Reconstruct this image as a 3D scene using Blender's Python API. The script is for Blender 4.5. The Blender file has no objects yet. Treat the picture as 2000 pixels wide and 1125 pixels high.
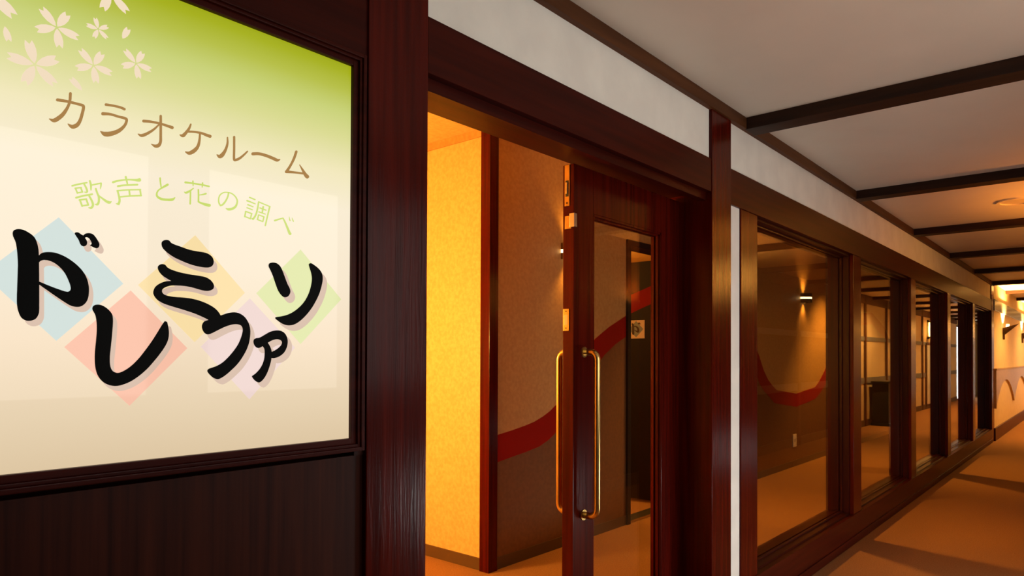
import bpy, bmesh, math, random
from mathutils import Matrix, Vector
from mathutils.geometry import tessellate_polygon

C = bpy.context.scene
col = C.collection
random.seed(4)

# ------------------------------------------------------------------ camera
# X runs along the glazed front, Y into the hall behind it, Z up (metres)
F_PX, YAW, PITCH, ROLL, SHIFT = 1355.23, .709136, .0119319, -.00393351, 115.7735


def cam_axes():
    rows = [[0] * 3 for _ in range(3)]
    for i, (s, n, u) in enumerate(((1, 0, 0), (0, 1, 0), (0, 0, 1))):
        r = math.sin(YAW) * s - math.cos(YAW) * n
        w = math.cos(YAW) * s + math.sin(YAW) * n
        c, q = math.cos(PITCH), math.sin(PITCH)
        u2, w2 = u * c - w * q, w * c + u * q
        c, q = math.cos(ROLL), math.sin(ROLL)
        rows[0][i], rows[1][i], rows[2][i] = r * c - u2 * q, r * q + u2 * c, w2
    return rows


ax = cam_axes()
cd = bpy.data.cameras.new('camera')
cd.sensor_fit = 'HORIZONTAL'
cd.sensor_width = 36
cd.lens = F_PX / 2000 * 36
cd.shift_y = SHIFT / 2000
cd.clip_start = .02
cam = bpy.data.objects.new('camera', cd)
col.objects.link(cam)
cam.matrix_world = Matrix(((ax[0][0], ax[1][0], -ax[2][0], 0), (ax[0][1], ax[1][1], -ax[2][1], 0),
                           (ax[0][2], ax[1][2], -ax[2][2], 1.298), (0, 0, 0, 1)))
C.camera = cam
C.view_settings.view_transform = 'Standard'
C.view_settings.look = 'None'
C.view_settings.gamma = 1
C.view_settings.use_curve_mapping = False
C.view_settings.exposure = 0

w = bpy.data.worlds.new('world')
C.world = w
w.use_nodes = True
w.node_tree.nodes['Background'].inputs[0].default_value = (.6, .5, .4, 1)
w.node_tree.nodes['Background'].inputs[1].default_value = .05
C.cycles.use_denoising = True
C.cycles.max_bounces = 10
C.cycles.transparent_max_bounces = 16
C.cycles.sample_clamp_indirect = 4
C.cycles.caustics_reflective = False
C.cycles.caustics_refractive = False


def lin(r, g, b):
    f = lambda c: (c / 255) / 12.92 if c <= 10 else ((c / 255 + .055) / 1.055) ** 2.4
    return (f(r), f(g), f(b), 1)


def lamp(name, kind, loc, energy, color, size=.1, rot=(0, 0, 0), spot=None, size_y=None, blend=.6):
    ld = bpy.data.lights.new(name, kind)
    ld.energy = energy
    ld.color = color
    if kind == 'AREA':
        ld.size = size
        if size_y:
            ld.shape = 'RECTANGLE'
            ld.size_y = size_y
    else:
        ld.shadow_soft_size = size
    if kind == 'SPOT':
        ld.spot_size = spot
        ld.spot_blend = blend
    o = bpy.data.objects.new(name, ld)
    col.objects.link(o)
    o.location = loc
    o.rotation_euler = rot
    return o


WARM = (1, .39, .055)
HONEY = (1, .45, .07)
CREAM = (1, .50, .12)
DEEP = (1, .31, .03)
AMBER = (1, .52, .10)

# ------------------------------------------------------------------ materials
def mat(name):
    m = bpy.data.materials.new(name)
    m.use_nodes = True
    nt = m.node_tree
    return m, nt, nt.nodes['Principled BSDF']


def plain(name, color, rough=.6, metal=0, coat=0, spec=.5, emit=None, strength=0):
    m, nt, b = mat(name)
    b.inputs['Base Color'].default_value = color
    b.inputs['Roughness'].default_value = rough
    b.inputs['Metallic'].default_value = metal
    b.inputs['Coat Weight'].default_value = coat
    b.inputs['Coat Roughness'].default_value = .15
    b.inputs['Specular IOR Level'].default_value = spec
    if emit:
        b.inputs['Emission Color'].default_value = emit
        b.inputs['Emission Strength'].default_value = strength
    return m


def noise_mat(name, c1, c2, scale, stretch, rough, detail=6, bump=.0, bump_scale=None, coat=0, lo=.35, hi=.65, spec=.5):
    """two-colour stretched noise on object coordinates with an optional bump"""
    m, nt, b = mat(name)
    N, L = nt.nodes, nt.links
    tc = N.new('ShaderNodeTexCoord')
    mp = N.new('ShaderNodeMapping')
    mp.inputs['Scale'].default_value = stretch
    L.new(tc.outputs['Object'], mp.inputs['Vector'])
    nz = N.new('ShaderNodeTexNoise')
    nz.inputs['Scale'].default_value = scale
    nz.inputs['Detail'].default_value = detail
    L.new(mp.outputs[0], nz.inputs['Vector'])
    rp = N.new('ShaderNodeValToRGB')
    rp.color_ramp.elements[0].position = lo
    rp.color_ramp.elements[1].position = hi
    rp.color_ramp.elements[0].color = c1
    rp.color_ramp.elements[1].color = c2
    L.new(nz.outputs['Fac'], rp.inputs[0])
    L.new(rp.outputs[0], b.inputs['Base Color'])
    b.inputs['Roughness'].default_value = rough
    b.inputs['Coat Weight'].default_value = coat
    b.inputs['Coat Roughness'].default_value = .18
    b.inputs['Specular IOR Level'].default_value = spec
    if bump:
        n2 = nz
        if bump_scale:
            n2 = N.new('ShaderNodeTexNoise')
            n2.inputs['Scale'].default_value = bump_scale
            n2.inputs['Detail'].default_value = 4
            n2.inputs['Distortion'].default_value = 1.2
            L.new(mp.outputs[0], n2.inputs['Vector'])
        bp = N.new('ShaderNodeBump')
        bp.inputs['Strength'].default_value = bump
        bp.inputs['Distance'].default_value = .004
        L.new(n2.outputs['Fac'], bp.inputs['Height'])
        L.new(bp.outputs[0], b.inputs['Normal'])
    return m


def emitter(name, color, strength):
    m, nt, b = mat(name)
    b.inputs['Base Color'].default_value = (.02, .02, .02, 1)
    b.inputs['Emission Color'].default_value = color
    b.inputs['Emission Strength'].default_value = strength
    b.inputs['Roughness'].default_value = .25
    return m


M = {}
mah1, mah2 = (.042, .0022, .0007, 1), (.080, .0042, .0012, 1)
M['wood_v'] = noise_mat('mahogany upright grain', mah1, mah2, 5, (9, 9, .35), .21, bump=.12, bump_scale=14, spec=.14)
M['wood_h'] = noise_mat('mahogany level grain', (.030, .0024, .0010, 1), (.052, .0046, .0017, 1), 5, (.35, 9, 9), .36, bump=.05, bump_scale=14, spec=.1)
M['wood_frame'] = noise_mat('darker mahogany of the window linings', (.020, .0022, .0012, 1), (.038, .0042, .0020, 1), 5, (9, 9, .35), .3, bump=.06, bump_scale=14, spec=.12)
M['wood_panel'] = noise_mat('brown laminate with upright grain', (.020, .0036, .0016, 1), (.052, .0100, .0040, 1), 4, (16, 16, .5), .45, bump=.02, lo=.3, hi=.7, spec=.12)
M['wood_dark'] = noise_mat('dark stained beam', (.016, .006, .003, 1), (.032, .012, .005, 1), 4, (9, .6, 9), .55, spec=.2)
M['wood_beam_x'] = noise_mat('dark stained rail', (.065, .021, .006, 1), (.10, .034, .010, 1), 4, (.5, 9, 9), .55, spec=.15)
M['plaster'] = noise_mat('white trowelled plaster', (.78, .75, .68, 1), (.86, .83, .75, 1), 6, (1, 1, 1), .55, bump=.16, bump_scale=7)
M['ceiling'] = noise_mat('ceiling board', (.68, .61, .51, 1), (.74, .66, .55, 1), 2, (1, 1, 1), .45, bump=.02)
M['paper_gold'] = noise_mat('golden wallpaper', (.62, .40, .15, 1), (.74, .50, .21, 1), 45, (1, 1, 1), .5, bump=.12)
M['paper_cream'] = noise_mat('cream wallpaper', (.68, .52, .30, 1), (.76, .60, .36, 1), 40, (1, 1, .3), .5, bump=.06)
M['paper_tan'] = noise_mat('tan wallpaper', (.46, .255, .080, 1), (.54, .315, .105, 1), 40, (1, 1, 1), .55, bump=.08)
M['opp_wood'] = noise_mat('dark brown panelling', (.03, .011, .005, 1), (.055, .02, .009, 1), 4, (9, 9, .5), .6, spec=.1)
M['paper_brown'] = noise_mat('brown wallpaper', (.14, .056, .014, 1), (.175, .070, .018, 1), 40, (1, 1, 1), .6, bump=.08)
M['red_stripe'] = plain('red wallpaper', (.27, .008, .003, 1), .6, spec=.1)
M['carpet'] = noise_mat('orange brown carpet', (.24, .115, .042, 1), (.31, .15, .058, 1), 120, (1, 1, 1), .95, bump=.35, spec=.1)
M['skirting'] = plain('brown vinyl skirting', (.085, .045, .02, 1), .5)
M['black_door'] = plain('black lacquer', (.012, .009, .007, 1), .5, spec=.2)
M['black'] = plain('matt black', (.010, .010, .010, 1), .5)
M['brass'] = noise_mat('aged brass', (.55, .36, .11, 1), (.72, .50, .18, 1), 60, (1, 1, .3), .28, bump=.03)
M['brass'].node_tree.nodes['Principled BSDF'].inputs['Metallic'].default_value = 1
M['chrome'] = plain('satin chrome', (.75, .76, .78, 1), .25, 1)
M['steel'] = plain('brushed steel', (.55, .50, .42, 1), .3, 1)
M['bronze'] = plain('bronze metal', (.10, .055, .028, 1), .4, .8)
M['ivory'] = plain('ivory plastic', (.75, .66, .5, 1), .45)
M['metal_band'] = plain('polished metal rail', (.46, .52, .54, 1), .22, .85)
M['gold_panel'] = noise_mat('gold leaf panel', (.42, .27, .09, 1), (.52, .34, .12, 1), 30, (1, 1, 1), .35)
M['gold_panel'].node_tree.nodes['Principled BSDF'].inputs['Metallic'].default_value = .5
M['blue_band'] = plain('blue grey rail', (.16, .16, .17, 1), .5)
M['lamp_shade'] = emitter('lit paper shade', (1, .40, .06, 1), 48)
M['lamp_slit'] = emitter('lit lamp diffuser', (1, .72, .32, 1), 5)
M['day_pane'] = emitter('frosted pane in daylight', (1, .96, .90, 1), 3.15)
M['day_pane_low'] = emitter('frosted low pane in daylight', (1, .98, .95, 1), 24)
M['day_pane_far'] = emitter('dim frosted low pane', (1, .97, .92, 1), 2.5)
M['red_lamp'] = emitter('red pilot light', (1, .05, .02, 1), 2)
M['white_board'] = plain('white board', (.8, .78, .74, 1), .3)
M['red_print'] = plain('red print', (.5, .03, .02, 1), .5)


def glass_mat(name, tint):
    """clear pane: transparency mixed with a mirror by Schlick's law, so both sides reflect alike"""
    m = bpy.data.materials.new(name)
    m.use_nodes = True
    nt = m.node_tree
    N, L = nt.nodes, nt.links
    N.remove(N['Principled BSDF'])
    g = N.new('ShaderNodeNewGeometry')
    dot = N.new('ShaderNodeVectorMath')
    dot.operation = 'DOT_PRODUCT'
    L.new(g.outputs['Normal'], dot.inputs[0])
    L.new(g.outputs['Incoming'], dot.inputs[1])

    def op(kind, a, b=None):
        n = N.new('ShaderNodeMath')
        n.operation = kind
        for i, v in enumerate((a, b)):
            if v is None:
                continue
            if isinstance(v, (int, float)):
                n.inputs[i].default_value = v
            else:
                L.new(v, n.inputs[i])
        return n.outputs[0]
    c = op('ABSOLUTE', dot.outputs['Value'])
    r = op('ADD', op('MULTIPLY', op('POWER', op('SUBTRACT', 1, c), 5), .96), .04)
    tr = N.new('ShaderNodeBsdfTransparent')
    tr.inputs[0].default_value = tint
    gl = N.new('ShaderNodeBsdfGlossy')
    gl.inputs['Roughness'].default_value = 0
    gl.inputs['Color'].default_value = (1, 1, 1, 1)
    mx = N.new('ShaderNodeMixShader')
    L.new(r, mx.inputs[0])
    L.new(tr.outputs[0], mx.inputs[1])
    L.new(gl.outputs[0], mx.inputs[2])
    L.new(mx.outputs[0], N['Material Output'].inputs[0])
    return m


M['glass'] = glass_mat('clear glass', (.93, .92, .88, 1))


def sign_mat():
    """backlit print: green fading into cream down the sheet"""
    m, nt, b = mat('backlit printed sheet')
    N, L = nt.nodes, nt.links
    tc = N.new('ShaderNodeTexCoord')
    sp = N.new('ShaderNodeSeparateXYZ')
    L.new(tc.outputs['Object'], sp.inputs[0])
    mr = N.new('ShaderNodeMapRange')
    mr.inputs['From Min'].default_value = 0
    mr.inputs['From Max'].default_value = .89
    L.new(sp.outputs['Z'], mr.inputs['Value'])
    rp = N.new('ShaderNodeValToRGB')
    cr = rp.color_ramp
    stops = [(0, (224, 200, 164)), (.10, (234, 212, 178)), (.25, (248, 226, 196)), (.42, (252, 236, 210)), (.60, (253, 240, 214)),
             (.70, (246, 236, 192)), (.79, (222, 222, 150)), (.86, (203, 212, 122)), (.92, (184, 193, 72)), (.97, (168, 178, 24)), (1, (158, 168, 14))]
    while len(cr.elements) < len(stops):
        cr.elements.new(.5)
    for e, (p, c) in zip(cr.elements, stops):
        e.position = p
        e.color = lin(*c)
    L.new(mr.outputs[0], rp.inputs[0])
    b.inputs['Base Color'].default_value = (.01, .01, .01, 1)
    b.inputs['Roughness'].default_value = .02
    b.inputs['Specular IOR Level'].default_value = .2
    L.new(rp.outputs[0], b.inputs['Emission Color'])
    b.inputs['Emission Strength'].default_value = .97
    return m


M['sign'] = sign_mat()


def printed(name, c, k=.97):
    m, nt, b = mat(name)
    b.inputs['Base Color'].default_value = (.01, .01, .01, 1)
    b.inputs['Roughness'].default_value = .05
    b.inputs['Specular IOR Level'].default_value = .2
    b.inputs['Emission Color'].default_value = lin(*c)
    b.inputs['Emission Strength'].default_value = k
    return m


M['ink_black'] = plain('black lettering', (.004, .0045, .0045, 1), .5, spec=.05)
M['ink_brown'] = printed('brown lettering', (172, 130, 76))
M['ink_green'] = printed('light green lettering', (204, 222, 112))
M['ink_shade'] = printed('dusty pink drop shadow print', (216, 188, 168))
M['p_blue'] = printed('pale blue print', (209, 223, 218))
M['p_red'] = printed('salmon print', (251, 194, 168))
M['p_yellow'] = printed('pale yellow print', (252, 225, 168))
M['p_lilac'] = printed('pale lilac print', (241, 216, 209))
M['p_green'] = printed('pale green print', (228, 233, 172))
M['p_petal'] = printed('cream print', (246, 224, 194))


# ------------------------------------------------------------------ building helpers
def obj(name, bm, m, parent=None, loc=(0, 0, 0), smooth=False):
    """link bm (world metres) as ONE mesh object whose origin is loc, or its parent's origin"""
    root = Vector(loc)
    if parent:
        p, root = parent, Vector((0, 0, 0))
        while p:
            root = root + p.location
            p = p.parent
    bmesh.ops.translate(bm, verts=bm.verts, vec=-root)
    bmesh.ops.recalc_face_normals(bm, faces=bm.faces)
    me = bpy.data.meshes.new(name)
    bm.to_mesh(me)
    bm.free()
    for mm in (m if isinstance(m, (list, tuple)) else [m]):
        me.materials.append(mm)
    if smooth:
        for p in me.polygons:
            p.use_smooth = True
    o = bpy.data.objects.new(name, me)
    col.objects.link(o)
    if parent:
        o.parent = parent
    else:
        o.location = root
    return o


def empty(name, loc):
    o = bpy.data.objects.new(name, None)
    o.empty_display_size = .1
    col.objects.link(o)
    o.location = loc
    return o


def tag(o, label=None, cat=None, group=None, kind=None):
    for k, v in (('label', label), ('category', cat), ('group', group), ('kind', kind)):
        if v:
            o[k] = v
    return o


def struct(o, label, cat):
    return tag(o, label, cat, None, 'structure')


def box(bm, x0, x1, y0, y1, z0, z1, bevel=0):
    r = bmesh.ops.create_cube(bm, size=1)
    vs = r['verts']
    for v in vs:
        v.co = Vector((x0 + (v.co.x + .5) * (x1 - x0), y0 + (v.co.y + .5) * (y1 - y0), z0 + (v.co.z + .5) * (z1 - z0)))
    if bevel:
        es = list({e for v in vs for e in v.link_edges})
        bmesh.ops.bevel(bm, geom=es, offset=bevel, segments=2, affect='EDGES', profile=.7)
    return bm


def bx(*a, **k):
    return box(bmesh.new(), *a, **k)


def boxes(*bs, bevel=0):
    bm = bmesh.new()
    for b in bs:
        box(bm, *b, bevel=bevel)
    return bm


def prism(bm, pts, axis, a, b):
    """extrude the polygon pts (pairs) along axis from a to b"""
    def P(p, t):
        return Vector((t, p[0], p[1])) if axis == 0 else Vector((p[0], t, p[1])) if axis == 1 else Vector((p[0], p[1], t))
    A = [bm.verts.new(P(p, a)) for p in pts]
    B = [bm.verts.new(P(p, b)) for p in pts]
    n = len(pts)
    for tri in tessellate_polygon([[Vector((p[0], p[1], 0)) for p in pts]]):
        for ring in (A, B):
            try:
                bm.faces.new([ring[i] for i in tri])
            except ValueError:
                pass
    for i in range(n):
        bm.faces.new((A[i], B[i], B[(i + 1) % n], A[(i + 1) % n]))
    return bm


def strip(bm, la, lb, axis, a, b):
    """extruded band between two matching polylines (no long ngons)"""
    def P(p, t):
        return Vector((t, p[0], p[1])) if axis == 0 else Vector((p[0], t, p[1]))
    n = len(la)
    g = [[bm.verts.new(P(p, t)) for p in l] for t in (a, b) for l in (la, lb)]
    for i in range(n - 1):
        bm.faces.new((g[0][i], g[0][i + 1], g[1][i + 1], g[1][i]))
        bm.faces.new((g[2][i], g[2][i + 1], g[3][i + 1], g[3][i]))
        bm.faces.new((g[0][i], g[0][i + 1], g[2][i + 1], g[2][i]))
        bm.faces.new((g[1][i], g[1][i + 1], g[3][i + 1], g[3][i]))
    for i in (0, n - 1):
        bm.faces.new((g[0][i], g[1][i], g[3][i], g[2][i]))
    return bm


def tube(bm, path, r, n=14):
    rings = []
    pts = [Vector(p) for p in path]
    for i, p in enumerate(pts):
        t = (pts[min(i + 1, len(pts) - 1)] - pts[max(i - 1, 0)]).normalized()
        up = Vector((1, 0, 0)) if abs(t.x) < .9 else Vector((0, 0, 1))
        a = t.cross(up).normalized()
        b = t.cross(a)
        rings.append([bm.verts.new(p + (a * math.cos(k * 2 * math.pi / n) + b * math.sin(k * 2 * math.pi / n)) * r) for k in range(n)])
    for A, B in zip(rings, rings[1:]):
        for k in range(n):
            bm.faces.new((A[k], A[(k + 1) % n], B[(k + 1) % n], B[k]))
    bm.faces.new(rings[0])
    bm.faces.new(rings[-1][::-1])
    return bm


def disc(bm, c, r0, r1, z0, z1, n=32):
    """ring or disc of revolution about the vertical through c, from r0 to r1"""
    prof = [(r0, z0), (r1, z0), (r1, z1), (r0, z1)]
    R = [[bm.verts.new((c[0] + r * math.cos(k * 2 * math.pi / n), c[1] + r * math.sin(k * 2 * math.pi / n), z)) for k in range(n)] for r, z in prof]
    for A, B in zip(R, R[1:] + R[:1]):
        for k in range(n):
            bm.faces.new((A[k], A[(k + 1) % n], B[(k + 1) % n], B[k]))
    return bm


def copy_tree(o, parent=None):
    c = o.copy()
    col.objects.link(c)
    c.parent = parent
    for ch in list(o.children):
        copy_tree(ch, c)
    return c
LOGO={
 'do':[[(41.1,395.6),(41.5,397.2),(42.2,398.6),(43.2,399.7),(44.8,400.7),(46.8,401.6),(48.8,402.1),(51,402.3),(53.3,402.1),(55.6,401.7),(58,400.9),(60.3,399.8),(62.5,398.6),(64.8,397.2),(67,395.7),(68.9,394),(70.5,392.4),(71.8,390.6),(73,388.4),(74.2,385.5),(75.2,382.1),(76.1,378.5),(76.7,375.2),(77.3,371.6),(77.7,366.4),(78,358.4),(78.3,348.7),(78.5,339),(78.7,329.9),(78.8,320.8),(79,311.7),(79.1,302),(79.2,292.4),(79.3,284.3),(79.3,278.4),(79.4,274.1),(79.3,270.6),(79.2,267.8),(79,265.8),(78.4,263.7),(77.4,261),(76.1,258.2),(74.4,256),(72.3,254.4),(69.9,253.3),(67.5,252.5),(65.2,252.2),(62.9,252.2),(60.6,252.7),(58.4,253.7),(56.2,255.2),(54.3,257.1),(52.8,259.6),(51.5,262.6),(50.5,265.7),(49.6,268.8),(48.9,272),(48.4,275.7),(48,279.6),(47.8,284),(47.8,289),(47.8,295),(48,301.7),(48.1,309.2),(48.3,318.3),(48.5,328.1),(48.6,336.1),(48.7,340.7),(48.7,343.5),(48.6,346.9),(48.4,351.9),(48,357.6),(47.6,362.9),(47.1,367.8),(46.5,372.3),(46,376.2),(45.5,378.8),(44.9,380.8),(44.3,382.7),(43.4,384.8),(42.5,386.9),(41.7,389),(41.2,391.3),(41,393.6)],
  [(77.1,360.8),(78.5,362.7),(79.9,364.6),(81.5,366.1),(83.2,367.2),(85.2,368),(87.4,368.6),(89.9,369.1),(92.7,369.4),(95.7,369.6),(98.7,369.5),(101.9,369.2),(105.3,368.4),(109.2,367.2),(113.4,365.6),(117.6,363.6),(121.8,361.2),(126.1,358.4),(130.1,355.4),(134,352.2),(137.6,348.7),(141,345.1),(143.9,341.2),(146.5,337.2),(148.7,332.9),(150.5,328.3),(151.8,323.5),(152.7,318.9),(153.3,314.9),(153.5,311.2),(153.5,307.5),(153.3,303.5),(153,299.6),(152.3,295.9),(151.4,292.7),(150.1,289.7),(148.6,287.1),(146.7,284.7),(144.5,282.6),(142.2,281),(139.9,279.9),(137.3,279.3),(134.7,279.1),(131.9,279.3),(129,279.8),(125.9,280.8),(122.9,282.1),(119.9,284),(116,286.5),(110.6,290.2),(104.4,294.6),(98.8,298.6),(94.3,301.9),(90.4,304.8),(86.8,307.4),(83.4,309.9),(80.4,312.2),(77.3,314.5),(77.3,316),(77.3,317.5),(77.3,319.1),(78.6,318.5),(79.9,318),(82,317.1),(85.3,315.8),(89.5,314.1),(93.9,312.4),(98.7,310.6),(103.9,308.8),(108.4,307.3),(111.8,306.2),(114.6,305.4),(117,304.8),(119,304.5),(120.6,304.4),(121.9,304.8),(123.2,305.6),(124.3,306.8),(125,308.2),(125.3,309.9),(125.3,311.7),(124.9,313.9),(124.4,316.3),(123.6,318.9),(122.4,322.1),(120.8,326.2),(118.8,330.8),(116.7,335),(114.4,338.6),(111.9,341.9),(109.2,344.8),(106.5,347.4),(103.6,349.7),(100.7,351.6),(97.8,353.1),(95,354.2),(92.2,354.9),(89.7,355.3),(87.3,355.3),(85.1,355.1),(83.3,354.6),(81.8,353.9),(80.4,353),(79.2,351.7),(78.2,350.2),(77.2,348.8),(77.1,352.8),(77.1,356.8)],
  [(130.6,405.1),(130.5,406.2),(130.8,407.1),(131.5,407.8),(132.7,408.3),(134.3,408.5),(135.9,408.4),(137.4,407.7),(139,406.6),(140.3,405.7),(141.5,405.1),(142.5,404.7),(143.5,404.3),(144.7,405.6),(145.9,407),(147.3,408.1),(149.1,408.9),(151.1,409.4),(153.1,409.6),(155.1,409.5),(157.1,409.1),(158.9,408.2),(160.6,406.8),(162.2,404.9),(163.6,403.1),(164.8,401.3),(165.9,399.5),(166.9,397.7),(167.8,395.8),(168.7,394),(169.2,392.2),(169.2,390.3),(168.9,388.5),(168.3,387),(167.4,385.8),(166.3,384.9),(165.1,384.4),(163.7,384.4),(162.2,384.7),(160.5,385.3),(158.5,386.1),(156.4,387.1),(154.2,388.1),(155.2,389.2),(156.2,390.2),(156.8,391.3),(156.8,392.7),(156.4,394.1),(155.8,395.5),(155.1,397),(154.2,398.6),(153.2,399.8),(152,400.8),(150.6,401.6),(149.3,401.9),(148.1,401.7),(147,401.2),(146.5,400.4),(146.9,399.4),(147.9,398.1),(148.7,396.8),(149.2,395.5),(149.6,394.1),(149.8,392.6),(149.7,391.1),(149.4,389.6),(148.8,388.2),(147.8,387),(146.4,385.9),(145,385.3),(143.7,385.2),(142.4,385.6),(141.2,386.2),(140.2,387.2),(139.4,388.4),(138.6,389.8),(138,391.5),(137.4,393.4),(136.7,395.2),(135.7,397),(134.5,398.8),(133.4,400.5),(132.3,402.2),(131.3,403.7)]],
 're':[[(159.4,275.5),(159.1,277.1),(159.1,278.9),(159.6,280.5),(160.5,282),(161.8,283.3),(163.4,284.3),(165.4,284.9),(167.7,285.2),(170,285.2),(172.1,284.9),(174.3,284.2),(176.6,283.2),(179.3,281.7),(182.1,279.7),(184.7,277.5),(187,275.1),(189.1,272.5),(190.8,269.8),(191.8,266.9),(192.3,263.8),(192.6,260.3),(192.7,256.3),(192.6,251.9),(192.4,247),(192,241.5),(191.6,235.5),(191.2,229.4),(190.7,223),(190.1,216.5),(189.6,210.2),(189.1,204.6),(188.5,199.3),(188.2,194.1),(188.1,189),(188.2,184),(188.6,179.5),(189.3,175.5),(190.4,172),(191.8,169.2),(193.6,167.1),(195.7,165.6),(197.9,164.7),(200,164.1),(202.2,164.1),(204.7,164.5),(207.7,165.6),(210.9,167.2),(214.3,169.2),(217.9,171.6),(221.6,174.4),(225.4,177.7),(229.1,181.3),(232.8,185.3),(236.6,189.7),(240.4,194.4),(244.1,199.5),(247.9,204.9),(251.8,210.4),(255.6,216.1),(259.4,221.8),(262.9,227.6),(266.3,233.4),(269.5,238.9),(272.4,244.1),(275.2,248.9),(277.5,253),(279.5,256.1),(281.1,258.4),(282.7,260.7),(284.1,260.2),(285.5,259.8),(287,259.3),(287.6,257),(288.2,254.6),(288.8,251.9),(289.5,248.6),(290.1,244.9),(290.5,241),(290.6,237),(290.4,232.8),(289.8,228.6),(288.8,224.5),(287.4,220.4),(285.4,216),(282.7,211.1),(279.4,205.7),(275.8,200.5),(272.1,195.3),(268.2,190.2),(264.1,185.1),(259.9,179.9),(255.6,174.7),(251.1,169.9),(246.5,165.4),(241.7,161.1),(236.9,157.2),(232.2,153.7),(227.5,150.5),(222.9,147.8),(218.2,145.5),(213.6,143.7),(209.1,142.2),(204.9,141.1),(200.8,140.5),(196.8,140.4),(192.6,141),(188.5,142.1),(184.7,143.7),(181.2,145.6),(178.1,147.8),(175.3,150.5),(172.7,153.6),(170.5,157.1),(168.6,160.8),(167.2,164.4),(166.1,168.2),(165.2,172.4),(164.5,177.4),(164,182.9),(163.8,188.3),(163.7,193.1),(163.8,197.8),(164,202.7),(164.4,208.2),(164.9,214.1),(165.4,220.1),(165.8,226.4),(166.3,232.9),(166.5,238.9),(166.5,244.2),(166.4,248.9),(166.1,253.4),(165.6,257.6),(165,261.5),(164.3,264.9),(163.5,267.5),(162.5,269.5),(161.6,271.2),(160.8,272.8),(159.9,274.1)]],
 'mi':[[(275.4,405),(275.3,406.9),(275.6,408.8),(276.4,410.5),(278,412.1),(280.1,413.5),(282.4,414.4),(284.7,414.8),(287.1,414.7),(289.2,414.2),(290.6,413.1),(291.6,411.6),(293,410.3),(294.9,409.4),(297.1,408.6),(299.9,407.7),(303.5,406.8),(307.8,405.9),(312.3,404.8),(317.3,403.6),(322.7,402.2),(328.1,401.2),(333.5,400.5),(339,400.1),(344.1,399.8),(348.8,399.7),(353.2,399.6),(357.2,399.2),(360.8,398.6),(364.1,397.7),(367.1,396.5),(369.7,394.9),(372,393.1),(373.8,391),(375,388.8),(375.8,386.4),(376.2,383.9),(376.2,381.3),(375.7,378.7),(374.7,376.4),(373.3,374.4),(371.4,372.7),(369,371.4),(366.2,370.4),(362.9,369.9),(359.1,369.6),(354.6,369.6),(349.6,369.9),(344.4,370.4),(339.2,371.1),(333.9,372),(328.4,373.3),(322.6,374.8),(316.7,376.7),(311,378.6),(305.6,380.5),(300.4,382.5),(295.6,384.8),(291,387.4),(286.8,390.1),(283.3,392.7),(280.7,395),(278.7,397),(277.3,399),(276.2,401),(275.7,403)],
  [(269,359.4),(268.9,361.2),(269.3,362.8),(270.1,364.2),(271.5,365.6),(273.3,366.9),(275.3,367.8),(277.5,368.1),(279.9,367.9),(282.1,367.3),(283.6,366),(285,364.3),(286.6,362.7),(288.7,361.5),(291,360.3),(294.3,359.1),(298.7,357.9),(304,356.6),(309.7,355.5),(315.8,354.7),(322.4,353.9),(328.6,353.3),(334.2,352.9),(339.4,352.7),(344.6,352.4),(349.7,352),(354.8,351.5),(359.3,350.8),(363.1,349.6),(366.4,348.1),(369.2,346.4),(371.6,344.6),(373.5,342.5),(375.1,340.4),(376.3,338.3),(377,336.1),(377.3,334),(377.1,331.9),(376.5,329.9),(375.2,328.1),(373.2,326.6),(370.6,325.3),(367.7,324.3),(364.8,323.7),(361.5,323.5),(357.9,323.6),(353.7,324.1),(349.3,324.9),(344.8,325.8),(340.5,326.8),(336.2,327.7),(332,328.5),(327.7,329.1),(323.5,329.5),(319.3,329.8),(315.1,329.9),(311,329.9),(306.9,329.7),(302.7,329.6),(298.5,329.3),(294.6,328.8),(290.7,327.8),(287.1,326.5),(284,325.1),(281.5,323.6),(279.4,322),(278,320.3),(277.2,318.7),(277,317),(277.3,315.3),(278.1,313.7),(279.4,312.2),(281.1,310.9),(283.2,310),(285.7,309.3),(288.7,308.7),(292.3,308.2),(296.4,307.8),(300.9,307.6),(305.8,307.5),(311.1,307.6),(316.4,307.5),(321.6,307.3),(326.9,307),(332.2,306.5),(337.5,305.7),(342.9,304.8),(348.3,303.5),(353.8,301.9),(359.4,300.1),(364.7,298),(369.5,295.9),(374.1,293.5),(378,291.1),(381.4,288.7),(384.1,286.2),(386.5,283.7),(388.5,281.2),(390.1,278.6),(391.7,276),(389.5,271.4),(387.2,266.8),(385,262.2),(380.6,262.1),(376.1,261.9),(371.6,261.7),(370,263.3),(368.3,264.9),(366.6,266.4),(363.5,267.8),(360.4,269.3),(356.7,270.9),(352.2,272.7),(347.2,274.7),(342.1,276.6),(336.9,278.3),(331.7,279.9),(326.1,281.4),(319.9,283.1),(313.4,284.8),(307.3,286.3),(301.8,287.6),(296.8,288.9),(291.9,290.1),(287.1,291.5),(282.5,292.9),(278.3,294.5),(274.4,296.4),(270.8,298.5),(267.8,300.8),(265.4,303.4),(263.5,306.2),(262.1,308.9),(261.4,311.2),(261.2,313.4),(261.5,315.7),(262.1,318.3),(263.1,321),(264.6,323.6),(266.6,326),(269.1,328.3),(272,330.4),(275.2,332.3),(278.7,334.1),(282.4,335.6),(286.1,336.5),(289.9,337.1),(293.7,337.6),(291.5,338.7),(289.3,339.7),(286.9,340.9),(283.9,342.6),(280.6,344.4),(277.8,346.4),(275.4,348.4),(273.4,350.6),(271.7,352.8),(270.4,355),(269.5,357.4)]],
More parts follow.
